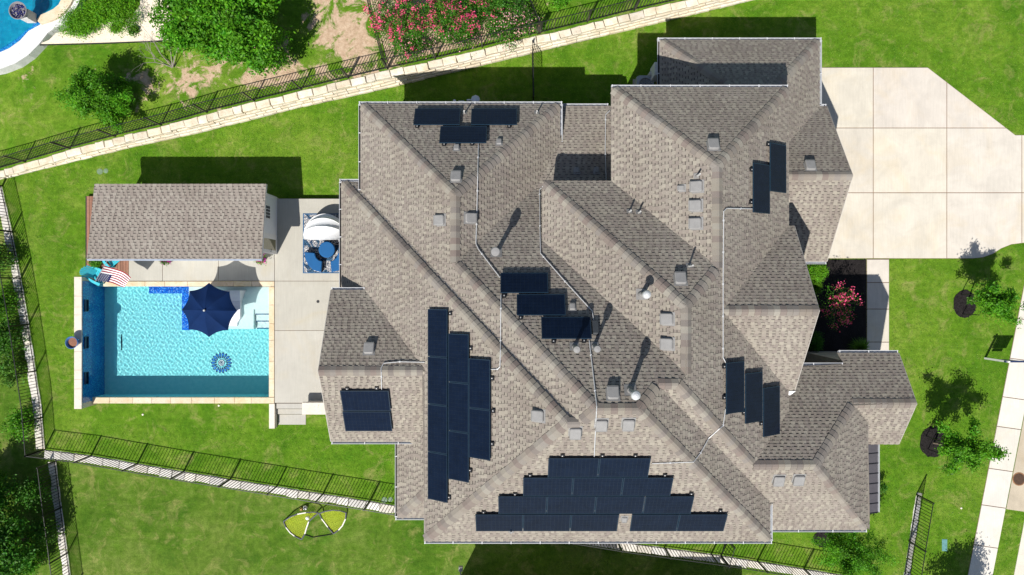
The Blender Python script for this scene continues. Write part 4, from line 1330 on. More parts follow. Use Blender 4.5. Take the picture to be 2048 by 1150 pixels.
# steps down to the lower lawn
for i, (x0, x1, y0, y1) in enumerate(((553, 608, 806.5, 817), (553, 610, 817.5, 828), (557, 612, 828.5, 849))):
    z = ZD - 0.115 * (i + 1)
    mb = MB(); mb.prism(quad_px(x0, y0, x1, y1, z), -0.05, z + 0.03, bev=0.012); mb.c = [(1, 1, 1)] * len(mb.c)
    mb.build('step', M_DECK, PATIO)
# round drain and floor box on the patio
p = U(636, 603, ZD); mb = MB(); mb.lathe([(0.075, ZD - 0.02), (0.075, ZD + 0.006), (0.02, ZD + 0.008)], p.x, p.y, 20); mb.build('floor_drain', M_BLACK, PATIO)
M_COPE = stone_material('coping_travertine', (0.56, 0.44, 0.29), (0.62, 0.52, 0.38), (0.65, 0.57, 0.46))
M_CREAM = stone_material('cream_slab', (0.58, 0.52, 0.44), (0.62, 0.565, 0.49), (0.65, 0.60, 0.53))

ZC, ZWT = 0.39, 0.30
p0 = U(350, 690)
POOL = thing('swimming_pool', 'rectangular turquoise swimming pool with blue tile feature wall and cream stone coping', 'swimming pool', (p0.x, p0.y, 0.0))
def stones_row(x0, y0, x1, y1, n, along, z1=ZC, z0=0.1, mat=M_COPE, name='coping_stone', j=0.25, gap=0.004):
    cuts = [0.0]
    for i in range(1, n): cuts.append((i + random.uniform(-j, j) * 0.5) / n)
    cuts.append(1.0)
    for a, b in zip(cuts[:-1], cuts[1:]):
        if along == 'x': q = quad_px(x0 + (x1 - x0) * a, y0, x0 + (x1 - x0) * b, y1, z1)
        else: q = quad_px(x0, y0 + (y1 - y0) * a, x1, y0 + (y1 - y0) * b, z1)
        Q = q if sum(q[i][0] * q[(i + 1) % 4][1] - q[(i + 1) % 4][0] * q[i][1] for i in range(4)) > 0 else q[::-1]
        mb = MB(); t = random.uniform(0.93, 1.05)
        mb.prism(inset(Q, gap), z0, z1 + random.uniform(-0.002, 0.002), 0, (t, t * random.uniform(0.97, 1.01), t * random.uniform(0.92, 1.0)), 0.012)
        mb.build(name, mat, POOL)
stones_row(206, 562.5, 548.5, 573, 8, 'x'); stones_row(537.5, 573.5, 548.5, 794, 6, 'y'); stones_row(181, 794.5, 548.5, 807, 9, 'x')
# raised west wall: cream slabs over a blue tile face with three dark spouts
ZT = 1.22
ys = (553.5, 592.4, 614, 629.4, 703, 740, 759, 777.5, 818)
for a, b in zip(ys[:-1], ys[1:]):
    mb = MB(); t = random.uniform(0.97, 1.03)
    q = quad_px(148, a, 163.3, b, ZT); mb.prism(inset(q[::-1], 0.003), ZT - 0.07, ZT, 0, (t, t * 0.99, t * 0.97), 0.008); mb.build('wall_slab', M_CREAM, POOL)
wx0 = U(149, 0, ZT).x; wx1 = U(162.6, 0, ZT).x; wy0 = U(0, 817.5, ZT).y; wy1 = U(0, 554, ZT).y
mb = MB(); mb.box((wx0, wy0, -0.6), (wx1, wy1, ZT - 0.072)); mb.build('feature_wall', M_LIME, POOL)

def tile_material(name, stops, scale=34.0, rough=0.15):
    m, t, out = nodes_of(name)
    pos = geo_pos(t)
    v = t.nodes.new('ShaderNodeTexVoronoi'); v.distance = 'CHEBYCHEV'; v.inputs['Scale'].default_value = scale; v.inputs['Randomness'].default_value = 0.25
    t.links.new(pos, v.inputs['Vector'])
    sp = N(t, 'ShaderNodeSeparateColor'); t.links.new(v.outputs['Color'], sp.inputs[0])
    c = ramp(t, sp.outputs[0], stops)
    g = ramp(t, noise(t, pos, 2.2, 3.0, 0.6), [(0.35, (0.72, 0.8, 0.9)), (0.7, (1.25, 1.2, 1.1))])
    c = mixc(t, 1.0, c, g, 'MULTIPLY')
    pbsdf(t, out, c, rough, 0, 0.5)
    return m
M_TILE = tile_material('blue_glass_tile', [(0.0, (0.006, 0.06, 0.24)), (0.4, (0.010, 0.13, 0.42)), (0.75, (0.014, 0.21, 0.52)), (1.0, (0.04, 0.42, 0.55))])
M_TILE2 = tile_material('bright_blue_tile', [(0.0, (0.004, 0.06, 0.42)), (0.5, (0.008, 0.14, 0.68)), (0.85, (0.03, 0.28, 0.85)), (1.0, (0.4, 0.62, 0.95))], 26.0)
mb = MB(); mb.box((wx1 + 0.002, wy0 + 0.25, -1.1), (wx1 + 0.03, wy1 - 0.2, ZT - 0.075)); mb.build('tile_face', M_TILE, POOL)
fx = wx1 + 0.031
for y0, y1 in ((599, 623), (673, 697), (744, 768)):
    mb = MB()
    ya, yb = U(0, y1, 0.9).y, U(0, y0, 0.9).y
    # frame of the spout, proud of the tile, and its dark mouth
    mb.box((fx - 0.01, ya, 0.76), (fx + 0.05, ya + 0.03, 1.06), 1); mb.box((fx - 0.01, yb - 0.03, 0.76), (fx + 0.05, yb, 1.06), 1)
    mb.box((fx - 0.01, ya + 0.03, 1.03), (fx + 0.05, yb - 0.03, 1.06), 1); mb.box((fx - 0.01, ya + 0.03, 0.76), (fx + 0.05, yb - 0.03, 0.79), 1)
    mb.box((fx - 0.02, ya + 0.03, 0.79), (fx + 0.006, yb - 0.03, 1.03), 0)
    mb.build('water_spout', [pm('navy_recess', (0.003, 0.014, 0.045), 0.4), pm('navy_tile', (0.004, 0.018, 0.06), 0.3)], POOL)

def plaster_material(name='pool_plaster', a=(0.70, 0.80, 0.80), b=(0.82, 0.86, 0.85)):
    m, t, out = nodes_of(name)
    pos = geo_pos(t)
    n = noise(t, pos, 5.0, 5.0, 0.7)
    c = ramp(t, n, [(0.3, a), (0.7, b)])
    pbsdf(t, out, c, 0.85, 0, 0.2)
    return m
M_PLAS = plaster_material()
M_AQUA = plaster_material('aqua_plaster', (0.22, 0.65, 0.69), (0.32, 0.73, 0.76))
ix0 = wx1 + 0.032; ix1 = U(537.5, 0, ZC).x; iy1 = U(0, 573, ZC).y; iy0 = U(0, 794.5, ZC).y
ZF = -1.02
mb = MB()
fl = -1.02
mb.box((ix0 - 0.2, iy0 - 0.25, fl - 0.1), (ix1 + 0.25, iy1 + 0.25, fl))
mb.box((ix0 - 0.01, iy1 + 0.004, fl), (ix1 + 0.004, iy1 + 0.24, 0.1)); mb.box((ix0 - 0.01, iy0 - 0.24, fl), (ix1 + 0.004, iy0 - 0.004, 0.1)); mb.box((ix1 + 0.006, iy0 - 0.2, fl), (ix1 + 0.25, iy1 + 0.2, 0.1))
mb.build('basin', M_AQUA, POOL)
# outer retaining skin on the south side and the short west return
# sun shelf, tiled bench, entry steps
zs = 0.20
sx0 = U(378, 0, zs).x; sy0 = U(0, 658, zs).y; rx0 = U(508, 0, zs).x; ry1 = U(0, 619, zs).y
mb = MB(); mb.prism([(sx0, iy1), (sx0, sy0), (rx0, sy0), (rx0, ry1), (ix1, ry1), (ix1, iy1)], fl, zs, bev=0.02)
mb.build('sun_shelf', M_PLAS, POOL)
zb = 0.10
bx0 = U(299, 0, zb).x; bx1 = U(365, 0, zb).x; by1 = U(0, 587, zb).y; by0 = U(0, 660, zb).y
mb = MB(); mb.prism([(bx0, iy1), (bx0, by1), (bx1, by1), (bx1, by0), (sx0 - 0.003, by0), (sx0 - 0.003, iy1)], fl, zb)
mb.build('tiled_bench', M_TILE2, POOL)
for i, (a, b) in enumerate(((619, 629), (629, 643), (643, 657))):
    z = zs - 0.13 * (i + 1)
    ya, yb = U(0, b, z).y, U(0, a, z).y
    mb = MB(); mb.box((rx0 + 0.003, ya, fl), (ix1 - 0.002, yb - 0.001, z)); s = mb.build('step', M_PLAS, POOL)
    mb = MB(); mb.box((rx0 + 0.05, ya - 0.002, z), (ix1 - 0.01, ya + 0.045, z + 0.006)); mb.build('tile_edge', M_TILE2, s)
# mosaic rosette on the floor: each petal its own tile piece
mc_ = U(449, 724, ZF)
MED = MB()
M_NAVY = pm('navy_mosaic', (0.004, 0.020, 0.11), 0.3); M_SKYM = pm('sky_mosaic', (0.01, 0.20, 0.62), 0.3); M_WHM = pm('white_mosaic', (0.75, 0.78, 0.8), 0.3)
zf = ZF + 0.012
def disc(mb, r0, r1, z, m, n=32):
    for k in range(n):
        a, b = 2 * math.pi * k / n, 2 * math.pi * (k + 1) / n
        mb.face([(mc_.x + r0 * math.cos(a), mc_.y + r0 * math.sin(a), z), (mc_.x + r1 * math.cos(a), mc_.y + r1 * math.sin(a), z), (mc_.x + r1 * math.cos(b), mc_.y + r1 * math.sin(b), z), (mc_.x + r0 * math.cos(b), mc_.y + r0 * math.sin(b), z)], m)
R = 0.545
med = MB(); disc(med, 0.0, R * 0.30, zf, 2)
disc(med, R * 0.14, R * 0.20, zf + 0.004, 0); disc(med, 0.0, R * 0.09, zf + 0.004, 0); disc(med, R * 0.26, R * 0.31, zf + 0.004, 0)
MEDO = med.build('mosaic_rosette', [M_NAVY, M_SKYM, M_WHM], POOL)
NPET = 18
for k in range(NPET):
    a = 2 * math.pi * k / NPET
    ca, sa = math.cos(a), math.sin(a)
    def pt(r, s, z): return (mc_.x + (r * ca - s * sa) * R, mc_.y + (r * sa + s * ca) * R, z)
    q = MB()
    q.face([pt(0.40, 0, zf), pt(0.52, -0.065, zf), pt(0.82, -0.12, zf), pt(0.95, -0.07, zf), pt(1.0, 0, zf), pt(0.95, 0.07, zf), pt(0.82, 0.12, zf), pt(0.52, 0.065, zf)], 0)
    q.face([pt(0.56, 0, zf + 0.004), pt(0.66, -0.045, zf + 0.004), pt(0.82, -0.085, zf + 0.004), pt(0.92, 0, zf + 0.004), pt(0.82, 0.085, zf + 0.004), pt(0.66, 0.045, zf + 0.004)], 1)
    q.build('petal', [M_NAVY, M_SKYM], MEDO)
q = MB(); d_ = U(252, 683, ZF); q.box((d_.x - 0.035, d_.y - 0.4, ZF), (d_.x + 0.035, d_.y + 0.4, ZF + 0.012)); q.build('floor_drain', pm('drain_teal', (0.02, 0.12, 0.15), 0.5), POOL)

def water_material(name, tint, scat, amt=0.16):
    m, t, out = nodes_of(name)
    pos = geo_pos(t)
    h = mathn(t, 'ADD', noise(t, pos, 7.0, 3.0, 0.55, 0.6), mathn(t, 'MULTIPLY', noise(t, pos, 2.6, 2.0, 0.5), 0.7))
    bmp = t.nodes.new('ShaderNodeBump'); bmp.inputs['Distance'].default_value = 0.03; bmp.inputs['Strength'].default_value = 0.5
    t.links.new(h, bmp.inputs['Height'])
    tr = t.nodes.new('ShaderNodeBsdfTransparent'); tr.inputs[0].default_value = (*tint, 1)
    df = t.nodes.new('ShaderNodeBsdfDiffuse'); df.inputs[0].default_value = (*scat, 1)
    gl = t.nodes.new('ShaderNodeBsdfGlossy'); gl.inputs['Roughness'].default_value = 0.06
    t.links.new(bmp.outputs[0], gl.inputs['Normal'])
    fr = t.nodes.new('ShaderNodeFresnel'); fr.inputs[0].default_value = 1.33; t.links.new(bmp.outputs[0], fr.inputs['Normal'])
    m1 = t.nodes.new('ShaderNodeMixShader'); m1.inputs[0].default_value = amt
    t.links.new(tr.outputs[0], m1.inputs[1]); t.links.new(df.outputs[0], m1.inputs[2])
    m2 = t.nodes.new('ShaderNodeMixShader'); t.links.new(fr.outputs[0], m2.inputs[0])
    t.links.new(m1.outputs[0], m2.inputs[1]); t.links.new(gl.outputs[0], m2.inputs[2])
    t.links.new(m2.outputs[0], out.inputs[0])
    return m
M_WATER = water_material('pool_water', (0.56, 0.93, 0.95), (0.0, 0.42, 0.50))
def wave(x, y):
    h = 0.0
    for (kx, ky, ph, am) in WAVES: h += am * math.sin(kx * x + ky * y + ph)
    return h
random.seed(11)
WAVES = []
for i in range(34):
    lam = random.uniform(0.10, 0.26); a_ = random.gauss(0.9, 0.9); k_ = 2 * math.pi / lam
    WAVES.append((k_ * math.cos(a_), k_ * math.sin(a_), random.uniform(0, 6.28), 0.00066 * (lam / 0.4) ** 2))
def wave_sheet(x0, y0, x1, y1, z, st=0.019):
    nx = int((x1 - x0) / st); ny = int((y1 - y0) / st)
    X, Y = np.meshgrid(np.linspace(x0, x1, nx + 1), np.linspace(y0, y1, ny + 1))
    Z = np.full_like(X, z)
    for kx, ky, ph, am in WAVES: Z += am * np.sin(kx * X + ky * Y + ph)
    V = np.stack([X, Y, Z], -1).reshape(-1, 3)
    i, j = np.meshgrid(np.arange(nx), np.arange(ny)); A = (j * (nx + 1) + i).ravel()
    F = np.stack([A, A + 1, A + nx + 2, A + nx + 1], 1)
    return V.tolist(), F.tolist()
def refract_water(name, tint):
    m, t, out = nodes_of(name)
    g = t.nodes.new('ShaderNodeBsdfGlass'); g.inputs['IOR'].default_value = 1.33; g.inputs['Roughness'].default_value = 0.0; g.inputs['Color'].default_value = (*tint, 1)
    t.links.new(g.outputs[0], out.inputs[0]); return m
M_WATER = refract_water('pool_water', (0.90, 0.985, 0.99))
wm = MB(); wv, wf = wave_sheet(ix0, iy0 - 0.004, ix1 + 0.004, iy1 + 0.004, ZWT); wm.faces(wv, wf); wm.smooth = True
WATER = wm.build('water', M_WATER, POOL, smooth=True)
WATER.cycles.is_caustics_caster = True
for o_ in POOL.children_recursive:
    if o_.name.split('.')[0] in ('basin', 'sun_shelf', 'tiled_bench', 'mosaic_rosette', 'petal', 'step', 'tile_face'): o_.cycles.is_caustics_receiver = True
sun_d.cycles.is_caustics_light = True

# low stub wall and pedestal beside the steps
mb = MB(); t_ = thing('stub_wall', 'narrow cream capped wall running south from the pool corner beside the steps', 'low wall', U(544, 830))
mb.c = []; mb.prism(quad_px(538, 807.6, 549.3, 857, ZC), -0.1, ZC, 0, (1.04, 1.04, 1.04), 0.01); mb.build('cap', M_CREAM, t_)
t_ = thing('stone_pedestal', 'cream stone block beside the patio steps, under the west gable corner', 'pedestal', U(626, 815))
mb = MB(); mb.prism(quad_px(615, 803.5, 660, 822, 0.7), 0.0, 0.72, 0, (0.9, 0.9, 0.9)); mb.build('block', M_CREAM, t_)
mb = MB(); mb.prism(quad_px(604, 805, 661, 829, 0.92), 0.722, 0.92, 0, (1.04, 1.03, 1.02), 0.015); mb.build('cap', M_CREAM, t_)

# ------------------------------------------------------------------ wooden deck
M_WOOD = pm('deck_board', (0.235, 0.115, 0.075), 0.75, 0.15, 9.0, bump=0.3, bscale=30, tint=True)
DECK = thing('wooden_deck', 'reddish brown board deck at the west end of the pool house', 'deck', U(215, 480))
bx = [173 + i * 5.62 for i in range(16)]
for a, b in zip(bx[:-1], bx[1:]):
    mb = MB(); t = random.uniform(0.82, 1.15)
    q = quad_px(a, 392, b, 561 if a > 205 else 551, ZD + 0.02); mb.prism(inset(q[::-1], 0.006), 0.1, ZD + 0.02, 0, (t, t, t), 0.004); mb.build('board', M_WOOD, DECK)
mb = MB(); mb.prism(quad_px(174, 393, 256, 550, 0.1), -0.1, 0.22); mb.build('joists', M_BLACK, DECK)

# ------------------------------------------------------------------ pool house
PH = thing('pool_house', 'low white pool house with a single pitch brown shingle roof beside the pool', 'pool house', U(360, 455))
pa, pb = U(190, 368, 2.40), U(530, 368, 2.40); pc, pd = U(524, 518, 2.98), U(165, 518, 2.98)
xw, xe = -776 * S, (pb.x + pc.x) / 2 + 0.02
yn, ysn = pa.y, pc.y
sl = (2.98 - 2.40) / (yn - ysn)
class PHP: pass
php = PHP(); php.n = (0, sl, 1.0); php.c = 2.40 + sl * yn; php.nrm = Vector(php.n).normalized(); php.up = Vector((0, -1, sl)).normalized(); php.u = php.up.cross(php.nrm).normalized(); php.d = (0, 1); php.face = 'N'
poly = [Vector((xw, yn, 2.40)), Vector((xe, yn, 2.40)), Vector((xe, ysn, 2.98)), Vector((xw, ysn, 2.98))]
mb = MB(); mb.slab([p - Vector((0, 0, 0.004)) for p in (poly[0], poly[3], poly[2], poly[1])], 0.14); ro = mb.build('roof', M_TRIM, PH)
tabs = []
lay_shingles(php, poly, tones=[(0.27, 0.24, 0.215), (0.24, 0.21, 0.19), (0.30, 0.275, 0.245)], expo=0.140, out=tabs)
one = [j for j, t in enumerate(tabs) if t[10] == 0][:]
random.shuffle(one); one = set(one[:300])
bk = MB()
for j, tb in enumerate(tabs):
    if j in one:
        mb = MB(); tab_geo(mb, tb); mb.build('shingle', M_SHINGLE, ro)
    else: tab_geo(bk, tb)
bk.build('shingle_courses', M_SHINGLE, ro, kind='stuff')
M_SIDING = pm('white_siding', (0.72, 0.74, 0.77), 0.6, 0.03)
wxe = U(553, 0, ZD).x; wxw = xw + 1.9; wyn = yn - 0.36; wys = ysn + 0.50
mb = MB()
# walls: front (east), north, south part; horizontal lap boards on the east wall
def ztop(y): return php.c - sl * y - 0.15
mb.faces([(wxe, wys, 0), (wxe, wyn, 0), (wxe, wyn, ztop(wyn)), (wxe, wys, ztop(wys)), (wxw, wys, 0), (wxw, wyn, 0), (wxw, wyn, ztop(wyn)), (wxw, wys, ztop(wys))],
         [(0, 1, 2, 3), (5, 4, 7, 6), (1, 5, 6, 2), (4, 0, 3, 7)])
mb.build('wall', M_SIDING, PH)
lap = 0
y_d0, y_d1 = U(0, 508, 0.4).y, U(0, 474, 0.4).y
z = ZD
while z < ztop(wys) - 0.02:
    z1 = z + 0.185
    ya = y_d1 + 0.03 if z < 2.55 else wys
    yb = wyn if z1 < ztop(wyn) else max(ya + 0.1, (php.c - 0.15 - z1) / sl)
    if yb - ya > 0.15:
        mb = MB(); mb.faces([(wxe + 0.026, ya, z), (wxe + 0.026, yb, z), (wxe + 0.008, yb, z1), (wxe + 0.008, ya, z1), (wxe, ya, z), (wxe, yb, z)], [(0, 1, 2, 3), (4, 5, 1, 0)])
        mb.build('siding_board', M_SIDING, PH)
    z = z1
# corner trim
for lo, hi in (((wxe, wyn - 0.09, ZD), (wxe + 0.035, wyn + 0.02, ztop(wyn))), ((wxe, wys, ZD), (wxe + 0.035, y_d0 - 0.02, ztop(wys))), ((wxe, y_d1, ZD), (wxe + 0.038, y_d1 + 0.09, 2.5))):
    mb = MB(); mb.box(lo, hi); mb.build('corner_trim', M_TRIM, PH)
dr = MB(); dr.box((wxe + 0.002, y_d0, ZD), (wxe + 0.03, y_d1, ZD + 2.03)); DOOR = dr.build('door', M_TRIM, PH)
M_PANE = pm('door_glass', (0.20, 0.19, 0.11), 0.08, 0.1, spec=0.6)
M_PANE2 = pm('window_glass', (0.02, 0.025, 0.03), 0.05, 0.1, spec=0.6)
g = MB(); gy0, gy1 = y_d0 + 0.16, y_d1 - 0.16; g.box((wxe + 0.03, gy0, ZD + 0.22), (wxe + 0.036, gy1, ZD + 1.85)); g.build('pane', M_PANE, DOOR)
g = MB(); g.tube([(wxe + 0.03, y_d0 + 0.08, ZD + 0.95), (wxe + 0.085, y_d0 + 0.08, ZD + 0.95), (wxe + 0.085, y_d0 + 0.20, ZD + 0.95)], 0.012, 6); g.build('handle', M_BLACK, DOOR)
g = MB(); wy0, wy1 = U(0, 437.5, 1.5).y, U(0, 412, 1.5).y
g.box((wxe + 0.02, wy0 - 0.06, 1.34), (wxe + 0.045, wy1 + 0.06, 1.98)); WIN = g.build('window', M_TRIM, PH)
for i in range(4):
    for j in range(2):
        if i == 3 and j == 0: pass
        a = wy0 + (wy1 - wy0) * i / 4 + 0.015; b = wy0 + (wy1 - wy0) * (i + 1) / 4 - 0.015; c = 1.40 + 0.27 * j
        q = MB(); q.box((wxe + 0.045, a, c), (wxe + 0.049, b, c + 0.24)); q.build('pane', M_PANE2, WIN)
for (x, y) in ((xw + 0.35, ysn + 0.35), (xw + 0.35, yn - 0.35), (wxw - 0.2, ysn + 0.35)):
    mb = MB(); mb.box((x - 0.07, y - 0.07, ZD), (x + 0.07, y + 0.07, php.c - sl * y - 0.14)); mb.build('post', M_TRIM, PH)
mb = MB(); mb.box((xw, ysn - 0.03, 2.80), (xe, ysn - 0.002, 2.99)); mb.build('fascia', pm('drip_metal', (0.30, 0.34, 0.41), 0.4, 0.1), PH)
mb = MB(); mb.box((xw, ysn - 0.075, 2.90), (xe, ysn - 0.032, 2.96)); mb.build('gutter', pm('drip_metal', (0.30, 0.34, 0.41)), PH)

# ------------------------------------------------------------------ big blue umbrella standing on the sun shelf
ux, uy = U(418.6, 620, 2.05).x, U(418.6, 620, 2.05).y
UMB = thing('umbrella', 'large navy blue eight sided sun umbrella standing in the shallow end of the pool', 'umbrella', (ux, uy, zs))
M_NAVYC = pm('navy_canvas', (0.003, 0.017, 0.070), 0.85, 0.12, 1.5, spec=0.12, bump=0.25, bscale=7)
zr, za_ = 2.02, 2.55
cor = []
cpx = [(418, 565.5), (459, 583), (474.5, 621.5), (456, 660.5), (418, 674), (377.6, 658.5), (363.5, 619.6), (379, 582)]
cor = [U(x, y, zr) for x, y in cpx]
apex = Vector((ux, uy, za_))
for i in range(8):
    a, b = cor[i], cor[(i + 1) % 8]
    mb = MB(); mb.smooth = True
    n, mR = 8, 9
    vs = []
    for r in range(mR + 1):
        f = r / mR
        for k in range(n + 1):
            s = k / n
            e = a.lerp(b, s)
            # scalloped edge: the hem is drawn in between two ribs; cloth sags a little
            bow = 4 * s * (1 - s)
            e = e + (apex - e) * (0.075 * bow * f)
            q = apex.lerp(e, f)
            q.z += 0.10 * math.sin(math.pi * f) - 0.055 * bow * f - 0.012 * math.sin(f * 11 + i) * bow
            vs.append(q)
    fs = []
    for r in range(mR):
        for k in range(n):
            A = r * (n + 1) + k
            fs.append((A, A + n + 1, A + n + 2, A + 1))
    mb.faces(vs, fs)
    mb.build('canopy_panel', M_NAVYC, UMB)
    mb = MB(); mb.tube([apex - Vector((0, 0, 0.10)), apex.lerp(a, 0.5) + Vector((0, 0, 0.055)), a - Vector((0, 0, 0.02))], 0.011, 5); mb.build('rib', M_IRON, UMB)
mb = MB(); mb.tube([(ux, uy, zs), (ux, uy, za_ - 0.03)], 0.024, 10); mb.build('pole', M_IRON, UMB)
mb = MB(); mb.lathe([(0.22, zs), (0.22, zs + 0.05), (0.05, zs + 0.07), (0.035, zs + 0.3)], ux, uy, 20); mb.build('base', M_IRON, UMB)
mb = MB(); mb.lathe([(0.03, za_ - 0.02), (0.05, za_ + 0.03), (0.045, za_ + 0.07), (0.01, za_ + 0.10)], ux, uy, 14); mb.build('finial', M_PVC, UMB)
# sculpted white lounger on the shelf, partly under the umbrella
LNG = thing('pool_lounger', 'curved white ledge lounger in the shallow water half hidden by the umbrella', 'lounger', U(466, 615, zs))
mb = MB(); mb.smooth = True
prof = [(652, 0.34), (646, 0.46), (636, 0.52), (624, 0.50), (612, 0.48), (602, 0.55), (594, 0.72), (586, 0.92), (581, 1.02)]
vs = []
nw = 8
for (py, z) in prof:
    wdt = 1.0
    for k in range(nw + 1):
        s = k / nw
        x = 438 + 42 * s - (6 * abs(2 * s - 1) ** 4 if py > 640 else 0)
        q = U(x, py, z); q.z = z - 0.03 * (1 - (2 * s - 1) ** 2); vs.append(q)
fs = []
for r in range(len(prof) - 1):
    for k in range(nw):
        A = r * (nw + 1) + k; fs.append((A, A + 1, A + nw + 2, A + nw + 1))
n0 = len(vs)
lowr = [(v.x, v.y, zs) for v in vs]
allv = list(vs) + lowr
for r in range(len(prof) - 1):
    A = r * (nw + 1); B = (r + 1) * (nw + 1)
    fs.append((A, B, B + n0, A + n0)); fs.append((B + nw, A + nw, A + nw + n0, B + nw + n0))
for k in range(nw):
    fs.append((k + 1, k, k + n0, k + 1 + n0)); t0 = (len(prof) - 1) * (nw + 1); fs.append((t0 + k, t0 + k + 1, t0 + k + 1 + n0, t0 + k + n0))
mb.faces(allv, fs); mb.build('shell', pm('white_shell', (0.74, 0.76, 0.80), 0.5, 0.03), LNG, smooth=False)
# ------------------------------------------------------------------ rug and lounge set
def rug_material():
    m, t, out = nodes_of('rug_print')
    pos = geo_pos(t)
    v1 = t.nodes.new('ShaderNodeTexVoronoi'); v1.inputs['Scale'].default_value = 4.2; t.links.new(pos, v1.inputs['Vector'])
    v2 = t.nodes.new('ShaderNodeTexVoronoi'); v2.inputs['Scale'].default_value = 9.5; v2.feature = 'DISTANCE_TO_EDGE'; t.links.new(pos, v2.inputs['Vector'])
    ringw = mathn(t, 'SINE', mathn(t, 'MULTIPLY', v1.outputs['Distance'], 46.0))
    wav = noise(t, pos, 9.0, 1.0, 0.3, 2.5)
    blk = ramp(t, mathn(t, 'ADD', mathn(t, 'MULTIPLY', ringw, 0.22), wav), [(0.50, (0.012, 0.014, 0.022)), (0.53, (0.72, 0.70, 0.68))])
    nv = ramp(t, noise(t, pos, 2.3, 1.0, 0.4, 1.0), [(0.56, (1, 1, 1)), (0.59, (0.10, 0.22, 0.36))])
    edge = ramp(t, v2.outputs['Distance'], [(0.05, (0, 0, 0)), (0.09, (1, 1, 1))])
    c = mixc(t, 1.0, blk, nv, 'MULTIPLY')
    c = mixc(t, mathn(t, 'MULTIPLY', mathn(t, 'SUBTRACT', 1.0, edge), 0.8), c, (0.015, 0.04, 0.10))
    pbsdf(t, out, c, 0.95, 0, 0.1, noise(t, pos, 120.0, 2.0), 0.004, 0.4)
    return m
M_RUG = rug_material()
RUGT = MB(); RUGT.prism(quad_px(607, 428, 697, 545.5, ZD), ZD + 0.002, ZD + 0.014)
o = RUGT.build('rug', M_RUG); tag(o, 'black, white and blue printed outdoor rug under the blue lounge cushions', 'rug')
rb = MB()
for q in (quad_px(606, 427, 698, 429, ZD), quad_px(606, 544.6, 698, 546.5, ZD), quad_px(606, 429, 608, 544.6, ZD), quad_px(696, 429, 698, 544.6, ZD)):
    rb.prism(q[::-1], ZD + 0.003, ZD + 0.017)
M_BLUE = pm('blue_cushion', (0.006, 0.085, 0.24), 0.85, 0.06, 2.0, bump=0.12, bscale=60)
rb.build('border', pm('rug_border', (0.02, 0.09, 0.20), 0.9), o)
M_WICK = pm('dark_wicker', (0.030, 0.026, 0.024), 0.7, 0.3, 50.0, bump=0.8, bscale=60)
def cushion(poly, z0, z1, label, cat, name, group):
    c = Vector((sum(p[0] for p in poly) / len(poly), sum(p[1] for p in poly) / len(poly), ZD))
    t = thing(name, label, cat, c, group)
    a = sum(poly[i][0] * poly[(i + 1) % len(poly)][1] - poly[(i + 1) % len(poly)][0] * poly[i][1] for i in range(len(poly)))
    P_ = poly if a > 0 else poly[::-1]
    mb = MB(); mb.prism(inset(P_, 0.02), z0, z1 - 0.13); mb.build('wicker_base', M_WICK, t)
    mb = MB(); mb.prism(P_, z1 - 0.128, z1, bev=0.03); mb.build('seat_cushion', M_BLUE, t)
zq = ZD + 0.42
cc = U(653, 499, zq); rr = 16.2 * S * (H - zq) / H
cushion([(cc.x + rr * math.cos(2 * math.pi * k / 28), cc.y + rr * math.sin(2 * math.pi * k / 28)) for k in range(28)], ZD + 0.015, zq, 'round blue ottoman in the middle of the patterned rug', 'ottoman', 'ottoman', 'blue pieces of the round lounge set')
lw = [(608, 503.6), (618, 504.4), (629, 505.7), (630, 510), (632, 515), (637, 520), (643.5, 522.4), (643, 533), (642, 544), (632, 542), (625, 539), (617, 531), (611, 519.6)]
cushion([tuple(U(x, y, zq)[:2]) for x, y in lw], ZD + 0.015, zq, 'blue wedge shaped seat at the lower left of the patterned rug', 'seat', 'curved_seat', 'blue pieces of the round lounge set')
cushion([tuple(U(1304.5 - x, y, zq)[:2]) for x, y in lw], ZD + 0.015, zq, 'blue wedge shaped seat half hidden under the house eave', 'seat', 'curved_seat', 'blue pieces of the round lounge set')
DB = thing('daybed', 'round daybed with a white folding fabric hood at the top of the rug', 'daybed', U(653, 470, ZD))
dcx = U(653, 476, 0.8); RD = 44.5 * S * 0.975
half = [(dcx.x + RD * math.cos(a), dcx.y + RD * math.sin(a)) for a in [math.pi * k / 18 for k in range(19)]]
mb = MB(); mb.prism(half, ZD + 0.015, ZD + 0.30); mb.build('wicker_base', M_WICK, DB)
mb = MB(); mb.prism(inset(half, 0.03), ZD + 0.302, ZD + 0.44, bev=0.03); mb.build('seat_cushion', M_BLUE, DB)
M_HOOD = pm('white_canvas', (0.78, 0.79, 0.80), 0.8, 0.03, 3.0, bump=0.15, bscale=14)
angs = [97, 66, 42, 20]
hz = ZD + 0.46
ribs = []
for a in angs:
    a = math.radians(a); arc = []
    for k in range(25):
        th = math.pi * k / 24
        r = RD * math.sin(th)
        arc.append(Vector((dcx.x + RD * math.cos(th), dcx.y + r * math.cos(a) * 1.12, hz + r * math.sin(a) * 0.92)))
    ribs.append(arc)
for i in range(3):
    A, B = ribs[i], ribs[i + 1]
    mb = MB(); mb.smooth = True
    n = 8; vs = []
    for r in range(n + 1):
        f = r / n
        for k in range(25):
            q = A[k].lerp(B[k], f)
            # fabric bellies inward between the hoops
            cen = Vector((q.x, dcx.y, hz))
            q = q + (cen - q) * (0.05 * math.sin(math.pi * f)) if k not in (0, 24) else q
            q.z += 0.006 * math.sin(k * 2.9 + i)
            vs.append(q)
    fs = [(r * 25 + k, r * 25 + k + 1, (r + 1) * 25 + k + 1, (r + 1) * 25 + k) for r in range(n) for k in range(24)]
    mb.faces(vs, fs); mb.build('hood_panel', M_HOOD, DB)
